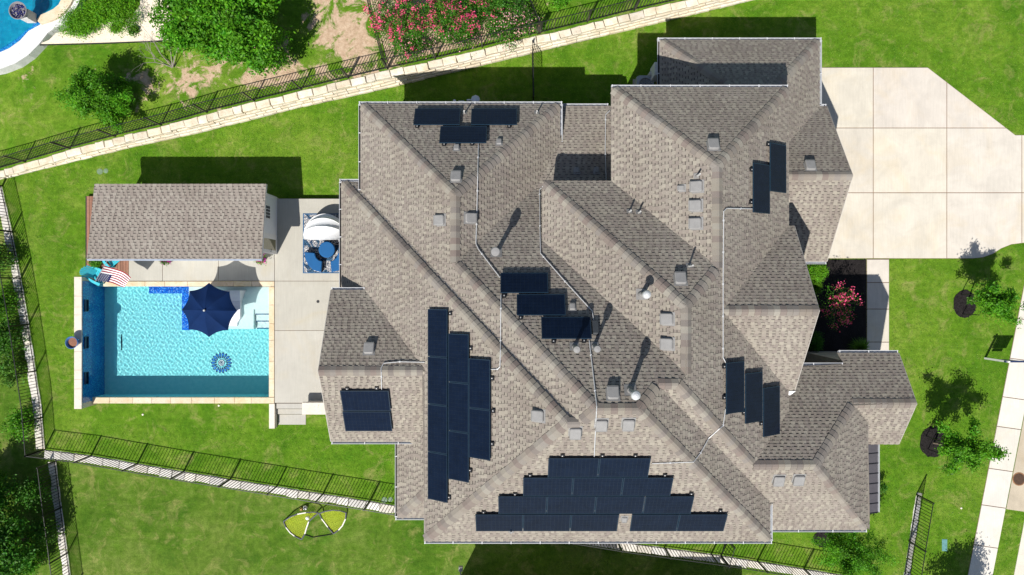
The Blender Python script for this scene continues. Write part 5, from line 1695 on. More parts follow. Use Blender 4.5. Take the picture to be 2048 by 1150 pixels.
for A in ribs:
    mb = MB(); mb.tube(A, 0.013, 6); mb.build('hood_rib', M_TRIM, DB)

# ------------------------------------------------------------------ adirondack chairs, flag, pots
M_TEAL = pm('teal_paint', (0.045, 0.46, 0.56), 0.5, 0.06, 8.0)
def adirondack(px, py, ang, label, sc=0.93):
    t = thing('adirondack_chair', label, 'chair', U(px, py, ZD + 0.02), 'teal adirondack chairs')
    R = Matrix.Translation(Vector(t.location)) @ Matrix.Rotation(ang, 4, 'Z') @ Matrix.Scale(sc, 4)
    def board(pts, th, name, thdir):
        mb = MB(); a = [R @ Vector(p) for p in pts]; d = R.to_3x3() @ Vector(thdir) * th
        n = len(a)
        mb.faces(a + [p + d for p in a], [tuple(range(n)), tuple(range(n, 2 * n))[::-1]] + [((i + 1) % n, i, n + i, n + (i + 1) % n) for i in range(n)])
        mb.build(name, M_TEAL, t)
    # x forward, y left; seat slopes down to the back, fan back of seven slats
    for i in range(6):
        x0 = 0.38 - i * 0.098; z0 = 0.37 - i * 0.026
        board([(x0, -0.27, z0), (x0, 0.27, z0), (x0 - 0.082, 0.27, z0 - 0.022), (x0 - 0.082, -0.27, z0 - 0.022)], 0.022, 'seat_slat', (0, 0, -1))
    for i in range(7):
        s = i - 3
        yb, yt = s * 0.072, s * 0.098
        hh = 0.86 - 0.022 * s * s
        xb, zb_ = -0.20, 0.20
        xt, zt_ = -0.20 - hh * 0.42, 0.20 + hh * 0.90
        w = 0.034; wt = 0.043
        board([(xb, yb - w, zb_), (xt, yt - wt, zt_), (xt - 0.006, yt, zt_ + 0.016), (xt, yt + wt, zt_), (xb, yb + w, zb_)], 0.02, 'back_slat', (-0.9, 0, -0.42))
    for s in (-1, 1):
        board([(0.42, s * 0.27, 0.555), (0.44, s * 0.34, 0.555), (0.40, s * 0.42, 0.555), (0.0, s * 0.42, 0.545), (-0.36, s * 0.34, 0.54), (-0.36, s * 0.28, 0.54), (0.0, s * 0.29, 0.545)], 0.024, 'arm', (0, 0, -1))
        board([(0.36, s * 0.285, 0.0), (0.28, s * 0.285, 0.0), (0.28, s * 0.285, 0.53), (0.38, s * 0.285, 0.53)], 0.03, 'front_leg', (0, s, 0))
        board([(0.36, s * 0.26, 0.37), (0.36, s * 0.26, 0.27), (-0.62, s * 0.26, 0.0), (-0.70, s * 0.26, 0.0), (-0.30, s * 0.26, 0.19)], 0.024, 'side_rail', (0, -s, 0))
    board([(-0.345, -0.34, 0.52), (-0.345, 0.34, 0.52), (-0.345, 0.34, 0.45), (-0.345, -0.34, 0.45)], 0.025, 'back_brace', (-1, 0, 0))
adirondack(203, 551, math.radians(-27), 'teal adirondack chair standing fully in view beside the striped flag')
adirondack(231, 517, math.radians(-52), 'teal adirondack chair half hidden under the pool house roof')

fs0, fs1 = Vector(U(209, 531, 1.7)), Vector(U(191, 562, 2.05))
FLAG = thing('flag', 'red and white striped flag with starry blue canton on a short slanting staff', 'flag', U(209, 531, 1.7))
mb = MB(); d = (fs1 - fs0); mb.tube([fs0 - d * 0.35, fs1 + d * 0.06], 0.014, 8); mb.build('staff', M_GALV, FLAG)
M_RED = pm('flag_red', (0.26, 0.006, 0.024), 0.85, 0.08); M_FWH = pm('flag_white', (0.80, 0.80, 0.80), 0.85, 0.03); M_FBL = pm('flag_blue', (0.010, 0.018, 0.085), 0.85, 0.08)
FH0, FH1 = fs0.lerp(fs1, 0.02), fs0.lerp(fs1, 0.99)
F0, F1 = Vector(U(262, 555, 1.72)), Vector(U(250, 574, 1.50))
def flagpt(s, v):      # s along the fly, v 0 = lower hoist edge (north), 1 = top edge
    a = FH0.lerp(FH1, v); b = F0.lerp(F1, v)
    p = a.lerp(b, s)
    p += Vector((0.02, -0.035, 0.10)) * math.sin(s * 6.4 + v * 2.4) * s + Vector((0, 0.045, 0.05)) * math.sin(s * 3.1) - Vector((0, 0, 0.10)) * math.sin(math.pi * s) * v
    p += Vector((0, 0.16, -0.1)) * (4 * s * (1 - s)) * (1 - v) * 0.35
    return p
NSEG = 22
for i in range(13):
    v0, v1 = i / 13, (i + 1) / 13
    mb = MB(); m_ = M_RED if i % 2 == 0 else M_FWH
    s_start = 0.40 if i >= 6 else 0.0
    k0 = int(round(s_start * NSEG))
    for k in range(k0, NSEG):
        mb.face([flagpt(k / NSEG, v0), flagpt((k + 1) / NSEG, v0), flagpt((k + 1) / NSEG, v1), flagpt(k / NSEG, v1)])
    mb.build('stripe', m_, FLAG)
mb = MB()
k1 = int(round(0.40 * NSEG))
for k in range(k1):
    for j in range(5):
        v0 = 6 / 13 + (7 / 13) * j / 5; v1 = 6 / 13 + (7 / 13) * (j + 1) / 5
        mb.face([flagpt(k / NSEG, v0), flagpt((k + 1) / NSEG, v0), flagpt((k + 1) / NSEG, v1), flagpt(k / NSEG, v1)])
CAN = mb.build('canton', M_FBL, FLAG)
st = MB()
for r in range(9):
    for c in range(6 if r % 2 == 0 else 5):
        s = (0.40 * NSEG // 1) / NSEG * ((c + (0.5 if r % 2 == 0 else 1.0)) / 6.0); v = 6 / 13 + (7 / 13) * (r + 0.5) / 9
        s = s * 0.985
        o0 = flagpt(s, v); du = (flagpt(s + 0.02, v) - o0).normalized(); dv = (flagpt(s, v + 0.02) - o0).normalized(); nn = du.cross(dv)
        if nn.z < 0: nn = -nn
        o0 = o0 + nn * 0.006
        pts = []
        for k in range(10):
            rr_ = 0.019 if k % 2 == 0 else 0.008
            a = math.pi / 2 + k * math.pi / 5
            pts.append(o0 + du * (rr_ * math.cos(a)) + dv * (rr_ * math.sin(a)))
        st.face(pts)
st.build('stars', M_FWH, CAN, kind='stuff')

# ------------------------------------------------------------------ foliage tools
def leaf_material(name, col, trans=0.35):
    m, t, out = nodes_of(name)
    a = t.nodes.new('ShaderNodeAttribute'); a.attribute_name = 'tint'
    c = mixc(t, 1.0, col, a.outputs['Color'], 'MULTIPLY')
    p = t.nodes.new('ShaderNodeBsdfPrincipled'); t.links.new(c, p.inputs['Base Color'])
    p.inputs['Roughness'].default_value = 0.55; p.inputs['Specular IOR Level'].default_value = 0.25
    tr = t.nodes.new('ShaderNodeBsdfTranslucent'); c2 = mixc(t, 1.0, c, (1.15, 1.25, 0.6), 'MULTIPLY'); t.links.new(c2, tr.inputs[0])
    mx = t.nodes.new('ShaderNodeMixShader'); mx.inputs[0].default_value = trans
    t.links.new(p.outputs[0], mx.inputs[1]); t.links.new(tr.outputs[0], mx.inputs[2]); t.links.new(mx.outputs[0], out.inputs[0])
    return m
L_OAK = leaf_material('leaf_bright', (0.085, 0.260, 0.010)); L_DEEP = leaf_material('leaf_deep', (0.050, 0.165, 0.012)); L_OLIVE = leaf_material('leaf_olive', (0.080, 0.190, 0.020))
L_MID = leaf_material('leaf_mid', (0.060, 0.195, 0.012)); L_LIME = leaf_material('leaf_lime', (0.120, 0.320, 0.010)); L_PINK = leaf_material('petal_pink', (0.76, 0.095, 0.23), 0.25); L_PALE = leaf_material('petal_pale', (0.72, 0.38, 0.38), 0.25)
L_MAG = leaf_material('petal_magenta', (0.45, 0.010, 0.30), 0.25); L_GRASS = leaf_material('blade_green', (0.095, 0.225, 0.014), 0.3)
M_BARK = pm('bark', (0.20, 0.155, 0.115), 0.9, 0.3, 14.0, bump=0.8, bscale=30); M_DEAD = pm('dead_wood', (0.24, 0.21, 0.19), 0.9, 0.2, 14.0)

def leaf_mesh(name, C, Nn, size, tint, mat, aspect=0.5, base=Vector((0, 0, 0))):
    """N leaves: folded kites; C centres, Nn normals, size lengths"""
    n = len(C)
    Nn = Nn / np.linalg.norm(Nn, axis=1, keepdims=True)
    R = rng.normal(size=(n, 3)); R -= (R * Nn).sum(1, keepdims=True) * Nn; R /= np.linalg.norm(R, axis=1, keepdims=True)
    T = np.cross(Nn, R)
    L = size[:, None]; W_ = L * aspect
    V = np.stack([C - R * L * 0.5, C + T * W_ * 0.5 + Nn * L * 0.06, C + R * L * 0.5, C - T * W_ * 0.5 + Nn * L * 0.06], 1).reshape(-1, 3) - np.array(base)
    me = bpy.data.meshes.new(name)
    me.vertices.add(4 * n); me.vertices.foreach_set('co', V.astype(np.float32).ravel())
    me.loops.add(4 * n); me.loops.foreach_set('vertex_index', np.arange(4 * n, dtype=np.int32))
    me.polygons.add(n); me.polygons.foreach_set('loop_start', np.arange(0, 4 * n, 4, dtype=np.int32)); me.polygons.foreach_set('loop_total', np.full(n, 4, np.int32))
    me.materials.append(mat)
    at_ = me.color_attributes.new('tint', 'FLOAT_COLOR', 'CORNER')
    T4 = np.ones((n, 4), np.float32); T4[:, :3] = tint
    at_.data.foreach_set('color', np.repeat(T4, 4, axis=0).ravel())
    me.update(calc_edges=True); me.validate()
    return me

def clumps(center, rad, n_cl, shell=0.55, low=-0.5):
    """clump centres through an uneven crown"""
    out = []
    ph = rng.uniform(0, 6.28, 4)
    while len(out) < n_cl:
        d = rng.normal(size=3); d /= np.linalg.norm(d)
        if d[2] < low: continue
        r = rng.uniform(shell, 1.0)
        az = math.atan2(d[1], d[0])
        lump = 1 + 0.14 * math.sin(3 * az + ph[0]) + 0.10 * math.sin(5 * az + ph[1]) + 0.10 * math.sin(4 * d[2] * 2 + ph[2])
        out.append((np.array(center) + d * np.array(rad) * r * lump, d))
    return out

def boughs(center, rad, n_cl, low):
    """clumps strung along boughs that run out to an uneven, spiky outline"""
    out = []
    nb = max(8, n_cl // 6)
    for b in range(nb):
        while True:
            d = rng.normal(size=3); d /= np.linalg.norm(d)
            if d[2] > low: break
        ln = rng.uniform(0.55, 1.18)
        side = rng.normal(size=3) * 0.16
        for k in range(max(2, n_cl // nb)):
            f = rng.uniform(0.15, 1.0) ** 0.7
            out.append((np.array(center) + (d * f + side * f * f) * np.array(rad) * ln, d))
    return out

def foliage(name, parent, center, rad, n_cl, per, leaf, mat, cl_r=0.28, tv=0.28, aspect=0.5, hue=0.12, shell=0.5, low=-0.5, upb=0.55, spiky=False):
    cl = boughs(center, rad, n_cl, low) if spiky else clumps(center, rad, n_cl, shell, low)
    Cs, Ns, Ss, Ts = [], [], [], []
    for c, d in cl:
        k = max(3, int(per * rng.uniform(0.6, 1.4)))
        off = rng.normal(size=(k, 3)) * cl_r * rng.uniform(0.7, 1.3) * 0.5
        Cs.append(c + off)
        nn = rng.normal(size=(k, 3)) * 0.75 + d * 0.35 + np.array([0, 0, upb])
        Ns.append(nn)
        Ss.append(leaf * rng.uniform(0.65, 1.3, k))
        b = 1 + tv * (rng.normal() * 0.6) 
        t = np.clip(b + rng.normal(size=k) * tv * 0.5, 0.4, 1.9)
        w = rng.normal(size=k) * hue + rng.normal() * hue * 0.6
        Ts.append(np.stack([t * (1 + w), t, t * (1 - w * 0.8)], 1).clip(0.05, 2.5))
    me = leaf_mesh(name, np.concatenate(Cs), np.concatenate(Ns), np.concatenate(Ss), np.concatenate(Ts), mat, aspect, origin(parent))
    o = new_obj(name, me, parent); return o, cl

def branches(name, parent, foot, cl, n, r0, mat=None, fork=0.45):
    mb = MB()
    f = Vector(foot)
    top = Vector(np.mean([c for c, d in cl], axis=0))
    fk = f.lerp(top, fork); fk.z = f.z + (top.z - f.z) * fork
    mb.tube([f - Vector((0, 0, 0.1)), f.lerp(fk, 0.5) + Vector((random.uniform(-.03, .03), random.uniform(-.03, .03), 0)), fk, f.lerp(top, min(1, fork + 0.3))], [r0 * 1.25, r0, r0 * 0.85, r0 * 0.5], 8)
    idx = rng.permutation(len(cl))[:n]
    for i in idx:
        e = Vector(cl[i][0]); s = f.lerp(top, random.uniform(fork * 0.8, min(0.95, fork + 0.35)))
        m_ = s.lerp(e, 0.5) + Vector((0, 0, -0.08 * (e - s).length)) + Vector((random.uniform(-.06, .06), random.uniform(-.06, .06), 0))
        mb.tube([s, m_, e], [r0 * 0.42, r0 * 0.26, r0 * 0.08], 5)
    return mb.build(name, mat or M_BARK, parent)

def tree(kind, label, cat, cpx, cpy, zc, rad, z0, n_cl, per, leaf, mat, r0=0.06, group=None, foot=None, nb=16, cl_r=0.28, fork=0.45, **kw):
    c = U(cpx, cpy, zc)
    fx = foot if foot is not None else Vector((c.x, c.y, z0))
    t = thing(kind, label, cat, fx, group)
    _, cl = foliage('crown', t, c, rad, n_cl, per, leaf, mat, cl_r, **kw)
    branches('trunk', t, fx, cl, nb, r0, fork=fork)
    return t, cl

# trees and shrubs of the neighbour above the wall
tree('tree', 'big bright green broadleaf tree at the top of the photo beside the gravel', 'tree', 448, 30, 3.2, (2.75, 2.25, 1.6), 1.05, 330, 150, 0.165, L_OAK, 0.13, cl_r=0.38, aspect=0.48, tv=0.34, shell=0.35, nb=24)
tree('small_tree', 'rounded fine leaved small tree on the neighbour lawn casting a big dark shadow', 'tree', 188, 190, 2.4, (1.38, 1.32, 1.25), 0.95, 420, 90, 0.12, L_OAK, 0.07, spiky=True, cl_r=0.26, aspect=0.36, tv=0.35, shell=0.3, low=-0.8)
t, cl = tree('spreading_shrub', 'low bright green spreading shrub at the edge of the neighbour pool', 'shrub', 215, 24, 1.45, (1.65, 0.95, 0.42), 1.05, 240, 44, 0.10, L_LIME, 0.04, cl_r=0.26, aspect=0.3, tv=0.3, shell=0.3, low=-0.1)
t, cl = tree('spreading_shrub', 'smaller tongue of low green shrub growing down over the gravel', 'shrub', 160, 48, 1.35, (1.05, 0.62, 0.35), 1.05, 130, 44, 0.10, L_LIME, 0.04, cl_r=0.24, aspect=0.3, tv=0.3, shell=0.3, low=-0.1)
for x, y, lb in ((232, 55, 'spiky grey green tuft growing in the gravel nearest the shrub'), (268, 62, 'small sparse green weed in the middle of the gravel')):
    t = thing('tuft', lb, 'plant', U(x, y, 1.07)); foliage('leaves', t, U(x, y, 1.15), (0.26, 0.22, 0.10), 16, 26, 0.11, L_OLIVE, 0.14, low=0.0)
# bare leafless shrub
q = U(345, 135, 1.1)
t = thing('bare_shrub', 'leafless grey branched shrub on the bare soil under the big tree', 'shrub', q)
mb = MB()
random.seed(41)
def twig(p, d, L, r, lev):
    e = p + d * L
    m_ = p + d * (L * 0.5) + Vector((random.uniform(-.04, .04), random.uniform(-.04, .04), random.uniform(-.02, .05))) * L
    mb.tube([p, m_, e], [r, r * 0.8, r * 0.55], 5)
    if lev > 0:
        for _ in range(random.choice((2, 3, 3))):
            nd = (d + Vector((random.uniform(-.8, .8), random.uniform(-.8, .8), random.uniform(-.25, .4)))).normalized(); twig(e, nd, L * random.uniform(0.55, 0.8), r * 0.55, lev - 1)
for ax, ay in ((-0.95, 0.5), (-0.85, 0.15), (0.5, 0.8), (0.15, 0.9), (-0.4, 0.6)):
    twig(q.copy(), Vector((ax, ay, 0.55)).normalized(), 0.75, 0.028, 3)
mb.build('branches', M_DEAD, t)
# crepe myrtles behind the fence
def myrtle(label, px, py, zc, rad, n_cl, per, flower, nf, pf, leafm=L_MID, z0=1.05, group='flowering shrubs behind the fence', leaf=0.085, fl=0.075, foot=None, flr=0.16, r0=0.05):
    t, cl = tree('flowering_shrub', label, 'shrub', px, py, zc, rad, z0, n_cl, per, leaf, leafm, r0, group, cl_r=0.26, aspect=0.5, tv=0.38, shell=0.25, low=-0.35, foot=foot)
    top = [c for c in cl if c[1][2] > 0.0]
    random.shuffle(top); top = top[:nf]
    Cs, Ns, Ss, Ts = [], [], [], []
    for c, d in top:
        k = pf
        Cs.append(c + d * np.array(rad) * 0.08 + np.array([0, 0, 0.10]) + rng.normal(size=(k, 3)) * flr * 0.5)
        Ns.append(rng.normal(size=(k, 3)) + np.array([0, 0, 0.7])); Ss.append(fl * rng.uniform(0.6, 1.3, k))
        b = rng.uniform(0.75, 1.25); Ts.append(np.clip(b + rng.normal(size=(k, 3)) * 0.10, 0.4, 1.6))
    me = leaf_mesh('blossom', np.concatenate(Cs), np.concatenate(Ns), np.concatenate(Ss), np.concatenate(Ts), flower, 0.8, origin(t))
    new_obj('blossom', me, t); return t
myrtle('tall pink flowering crepe myrtle nearest the bare yard, left end of the bed', 806, 44, 2.3, (1.5, 1.35, 1.0), 230, 44, L_PINK, 75, 24)
myrtle('pink flowering crepe myrtle in the middle of the bed behind the fence', 900, 30, 2.3, (1.4, 1.3, 1.0), 220, 44, L_PINK, 66, 24)
myrtle('sparser crepe myrtle with few pink blooms at the top of the bed', 970, 10, 2.1, (1.1, 1.0, 0.8), 140, 44, L_PINK, 22, 18)
myrtle('low rose bush with small pale pink flowers below the left crepe myrtle', 822, 92, 1.6, (1.15, 0.55, 0.45), 95, 40, L_PALE, 34, 9, flr=0.3)
myrtle('low rose bush with small pale pink flowers below the middle crepe myrtle', 915, 70, 1.6, (1.15, 0.5, 0.45), 95, 40, L_PALE, 34, 9, flr=0.3)
myrtle('round rose bush with scattered pale pink flowers at the right end of the bed', 1016, 48, 1.75, (1.35, 0.95, 0.6), 200, 40, L_PALE, 90, 8, flr=0.3)
mb = MB(); mb.face([U(x, y, 1.075) for x, y in ((744, 0), (775, 128), (1072, 60), (1050, 0), (1040, -40), (735, -40))][::-1])
struct('flower_bed', mb, pm('bed_soil', (0.42, 0.31, 0.21), 0.95, 0.25, 3.0, bump=0.6, bscale=20, fine=0.3))
t, cl = tree('shrub', 'dark green shrub shading the top of the flower bed fence', 'shrub', 1008, -6, 2.2, (1.2, 0.7, 0.8), 1.05, 120, 34, 0.11, L_DEEP, 0.05)
t, cl = tree('shrub', 'small leafy green plant in the bed at the top edge right of the roses', 'shrub', 1122, 2, 1.3, (0.34, 0.26, 0.22), 1.05, 26, 30, 0.10, L_OAK, 0.03)
# row of shrubs outside the west fence
for i, (x, y, r, zz, lb) in enumerate([(-4, 520, 0.8, 0.5, 'dense shrub at the left edge where the west fence begins'), (4, 610, 0.9, 0.35, 'bright shrub outside the west fence level with the pool house'), (16, 676, 0.95, 0.35, 'full green shrub outside the west fence level with the urn'),
                                   (22, 742, 0.7, 0.2, 'yellowish shrub outside the west fence by the middle of the pool'), (44, 845, 0.7, 0.2, 'small shrub outside the west fence just above the fence corner'),
                                   (66, 985, 0.75, 0.2, 'shrub outside the lower west fence below the fence corner'), (86, 1060, 0.6, 0.1, 'small shrub outside the lower west fence near the bottom left'), (60, 1120, 0.7, 0.1, 'pale shrub outside the lower west fence at the bottom edge')]):
    tree('shrub', lb, 'shrub', x, y, zz, (r * 0.85, r, 0.75), ZL, int(110 * r), 38, 0.115, [L_OLIVE, L_OAK, L_DEEP][i % 3], 0.04, 'shrubs outside the west fence', cl_r=0.30, shell=0.3, tv=0.36)
tree('tree', 'large dark tree in the bottom left corner shading the neighbour ground', 'tree', 0, 1105, 1.2, (1.5, 1.6, 1.3), ZL, 260, 40, 0.16, L_DEEP, 0.12, cl_r=0.4, shell=0.35)
tree('tree', 'dark leafy tree cut by the left edge below the west shrubs', 'tree', -36, 1000, 1.0, (1.4, 1.2, 1.2), ZL, 240, 38, 0.16, L_DEEP, 0.12, cl_r=0.4, shell=0.35)
# front yard
M_TRK = pm('pale_bark', (0.42, 0.36, 0.27), 0.9, 0.2, 14.0)
def young(label, foot, cpx, cpy, zc, rad, n_cl, per, mat, stakes):
    f = U(*foot)
    t, cl = tree('young_tree', label, 'tree', cpx, cpy, zc, rad, 0.0, n_cl, per, 0.125, mat, 0.045, 'young trees in mulch rings', foot=f, cl_r=0.22, aspect=0.42, tv=0.34, shell=0.2, low=-0.8, nb=26, fork=0.5, spiky=True)
    sm = MB()
    for (x0, y0) in stakes:
        a = U(x0, y0, 0.03); b = Vector((a.x, a.y, 1.25)); sm.tube([a, b], 0.022, 6); sm.tube([b, Vector((f.x, f.y, 1.35))], 0.008, 4)
    sm.build('stake', M_IRON, t)
young('young staked tree in a mulch ring nearest the driveway', (1935, 600), 2000, 606, 2.45, (1.15, 0.85, 0.85), 150, 60, L_OAK, ((1922, 589), (1925, 628)))
young('young staked tree in the mulch ring nearest the porch gable', (1867, 886), 1936, 893, 2.75, (1.5, 1.1, 0.95), 170, 60, L_OAK, ((1852, 872), (1856, 898)))
t, cl = tree('tree', 'wispy fine leaved green tree below the south east house corner', 'tree', 1700, 1104, 2.2, (1.5, 1.15, 1.2), 0.0, 380, 60, 0.11, L_OAK, 0.06, foot=U(1656, 1074), cl_r=0.26, aspect=0.3, shell=0.15, low=-0.8, tv=0.34, spiky=True)
tree('tree', 'broad tree beyond the bottom edge whose shadow falls on the sidewalk', 'tree', 1960, 1290, 3.0, (1.45, 1.25, 1.2), 0.0, 260, 36, 0.13, L_OAK, 0.08, cl_r=0.34, shell=0.25)
tree('shrub', 'small dark plant beside the front metal awning', 'shrub', 1765, 975, 0.5, (0.14, 0.2, 0.3), 0.0, 20, 20, 0.08, L_DEEP, 0.02, cl_r=0.15)
# front bed plants
myrtle('pink flowering crepe myrtle in the dark mulch bed by the front path', 1676, 612, 1.5, (0.95, 1.05, 0.75), 60, 26, L_PINK, 26, 22, group=None, z0=0.0, leaf=0.075, foot=U(1668, 600), flr=0.2)
def boxwood(label, x, y, r, mat):
    c = U(x, y, 0.45); t = thing('boxwood', label, 'shrub', Vector((c.x, c.y, 0.0)), 'clipped boxwoods in the front bed')
    _, cl = foliage('leaves', t, c, (r, r, r * 0.9), 170, 26, 0.055, mat, 0.13, shell=0.75, low=-0.4, tv=0.3)
    branches('stems', t, (c.x, c.y, 0.0), cl, 10, 0.03)
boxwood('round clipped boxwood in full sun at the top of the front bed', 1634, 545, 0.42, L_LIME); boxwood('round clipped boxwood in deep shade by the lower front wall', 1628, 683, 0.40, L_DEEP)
def ornamental(label, x, y, r, n=260):
    f = U(x, y, 0.03); t = thing('grass_clump', label, 'plant', f, 'arching grasses in the front bed')
    mb = MB()
    for _ in range(n):
        a = random.uniform(0, 6.283); l = r * random.uniform(0.6, 1.15); h = random.uniform(0.35, 0.6); w = 0.012
        d = Vector((math.cos(a), math.sin(a), 0)); s = Vector((-d.y, d.x, 0)) * w; tt = random.uniform(0.6, 1.3)
        p0, p1, p2 = f + d * 0.05, f + d * l * 0.55 + Vector((0, 0, h)), f + d * l + Vector((0, 0, h * 0.55))
        mb.face([p0 - s, p0 + s, p1 + s, p1 - s], 0, (tt, tt, tt)); mb.face([p1 - s, p1 + s, p2], 0, (tt, tt, tt))
    mb.build('blades', L_GRASS, t)
ornamental('arching grass clump under the eave left of the sunlit boxwood', 1614, 543, 0.5); ornamental('arching grass clump below the sunlit boxwood', 1622, 574, 0.5); ornamental('arching grass clump in shade beside the front path', 1713, 696, 0.6)
# potted plants by the pool house
def potted(label, x, y, rad, mat, flower=None, r=0.17, h=0.34):
    c = U(x, y, ZD); t = thing('potted_plant', label, 'potted plant', c)
    mb = MB(); mb.lathe([(r * 0.7, ZD + 0.005), (r, ZD + h), (r * 1.05, ZD + h), (r * 0.9, ZD + h - 0.03)], c.x, c.y, 18); mb.build('pot', pm('dark_pot', (0.05, 0.045, 0.045), 0.5), t)
    _, cl = foliage('leaves', t, (c.x, c.y, ZD + h + rad[2] * 0.5), rad, 42, 26, 0.075, mat, 0.13, low=-0.2)
    if flower:
        _, cl = foliage('blossom', t, (c.x, c.y, ZD + h + rad[2] * 0.8), rad, 26, 16, 0.07, flower, 0.12, low=0.1)
potted('leafy green potted plant between the two teal chairs', 203, 526, (0.26, 0.24, 0.24), L_OAK)
potted('potted plant peeping out under the middle of the pool house eave', 342, 519, (0.24, 0.20, 0.2), L_DEEP, L_MAG)
potted('potted plant with bright magenta flowers at the corner of the pool house', 528, 517, (0.25, 0.22, 0.22), L_LIME, L_MAG)

# ------------------------------------------------------------------ urn on the feature wall
ur = U(160, 684, ZT)
URN = thing('urn', 'blue rimmed planter bowl tilted on the edge of the west pool wall', 'urn', (ur.x - 0.16, ur.y, ZT))
cx, cy = ur.x - 0.16, ur.y
mb = MB(); mb.lathe([(0.14, ZT), (0.20, ZT + 0.10), (0.27, ZT + 0.34), (0.30, ZT + 0.40), (0.28, ZT + 0.41), (0.25, ZT + 0.36), (0.21, ZT + 0.18)], cx, cy, 28)
mb.build('bowl', pm('blue_glaze', (0.06, 0.16, 0.36), 0.25, 0.2), URN)
mb = MB(); mb.lathe([(0.235, ZT + 0.24), (0.23, ZT + 0.27), (0.05, ZT + 0.29)], cx, cy, 20); mb.build('soil', pm('copper_soil', (0.22, 0.10, 0.06), 0.9, 0.3, 20), URN)

# ------------------------------------------------------------------ neighbour's freeform pool, top left
zn = 1.30
NP = thing('swimming_pool', 'curved freeform neighbour pool with pale rim in the top left corner', 'swimming pool', U(20, 20, 1.05))
inner = [(126, -40), (124, -5), (117, 9), (106, 18), (92, 25), (80, 30), (73, 40), (64, 52), (50, 62), (34, 77), (16, 90), (-5, 101), (-60, 118)]
mid = [(148, -40), (147, -5), (141, 8), (129, 24), (114, 36), (98, 43), (81, 48), (56, 62), (40, 80), (18, 96), (-5, 106), (-60, 124)]
outer = [(164, -40), (160, 0), (151, 18), (143, 35), (128, 47), (110, 55), (95, 66), (78, 88), (56, 110), (30, 127), (-5, 140), (-60, 150)]
far = [(-60, -40)]
mb = MB(); mb.prism([U(x, y, zn)[:2] for x, y in inner + far], 0.9, 1.09); mb.build('basin', tile_material('deep_plaster', [(0, (0.05, 0.30, 0.40)), (1, (0.14, 0.45, 0.55))], 6.0, 0.7), NP)
mb = MB(); mb.face(UL(inner + far, zn - 0.08)[::-1] if False else UL(inner + far, zn - 0.08)); mb.build('water', water_material('lagoon_water', (0.30, 0.80, 0.92), (0.0, 0.24, 0.36), 0.25), NP)
def band(A, B, z0, z1, mat, name):
    n = min(len(A), len(B))
    for i in range(n - 1):
        mb = MB(); q = [U(*A[i], z1), U(*A[i + 1], z1), U(*B[i + 1], z1), U(*B[i], z1)]
        t = random.uniform(0.96, 1.03); mb.prism([(p.x, p.y) for p in q], z0, z1, 0, (t, t, t)); mb.build(name, mat, NP)
M_RIM = stone_material('pale_rim', (0.55, 0.55, 0.55), (0.62, 0.62, 0.62), (0.66, 0.66, 0.66))
band(inner[:7], mid[:7], 0.3, zn, M_COPE, 'coping_stone'); band(mid[6:], [(73, 40), (64, 52), (50, 62), (34, 77), (-5, 101), (-60, 118)], 0.3, zn - 0.1, M_TILE, 'tile_edge')
band(mid, outer, 0.6, zn - 0.12, M_RIM, 'rim_slab')
fb = U(64, 37, zn)
FB = thing('fire_bowl', 'round dark bowl on a short pedestal at the rim of the neighbour pool', 'bowl', fb)
mb = MB(); mb.box((fb.x - 0.22, fb.y - 0.22, zn), (fb.x + 0.22, fb.y + 0.22, zn + 0.62), bev=0.02); mb.c = [(0.8,) * 3] * len(mb.c); mb.build('pedestal', M_RIM, FB)
mb = MB(); bz = zn + 0.622; mb.lathe([(0.14, bz), (0.30, bz + 0.12), (0.41, bz + 0.30), (0.42, bz + 0.34), (0.38, bz + 0.34), (0.34, bz + 0.24)], fb.x, fb.y, 30); mb.build('bowl', pm('grey_bowl', (0.20, 0.19, 0.20), 0.6), FB)
gl_ = MB()
for _ in range(150):
    a = random.uniform(0, 6.28); r = 0.33 * math.sqrt(random.random()); x, y = fb.x + r * math.cos(a), fb.y + r * math.sin(a); s = random.uniform(0.02, 0.04); zz = bz + 0.26
    gl_.faces([(x - s, y, zz), (x, y - s, zz), (x + s, y, zz), (x, y + s, zz), (x, y, zz + s)], [(0, 1, 4), (1, 2, 4), (2, 3, 4), (3, 0, 4)], 0, (random.uniform(0.4, 3.0),) * 3)
gl_.build('glass_stones', pm('navy_glass', (0.012, 0.014, 0.07), 0.1, 0.2, tint=True), FB, kind='stuff')

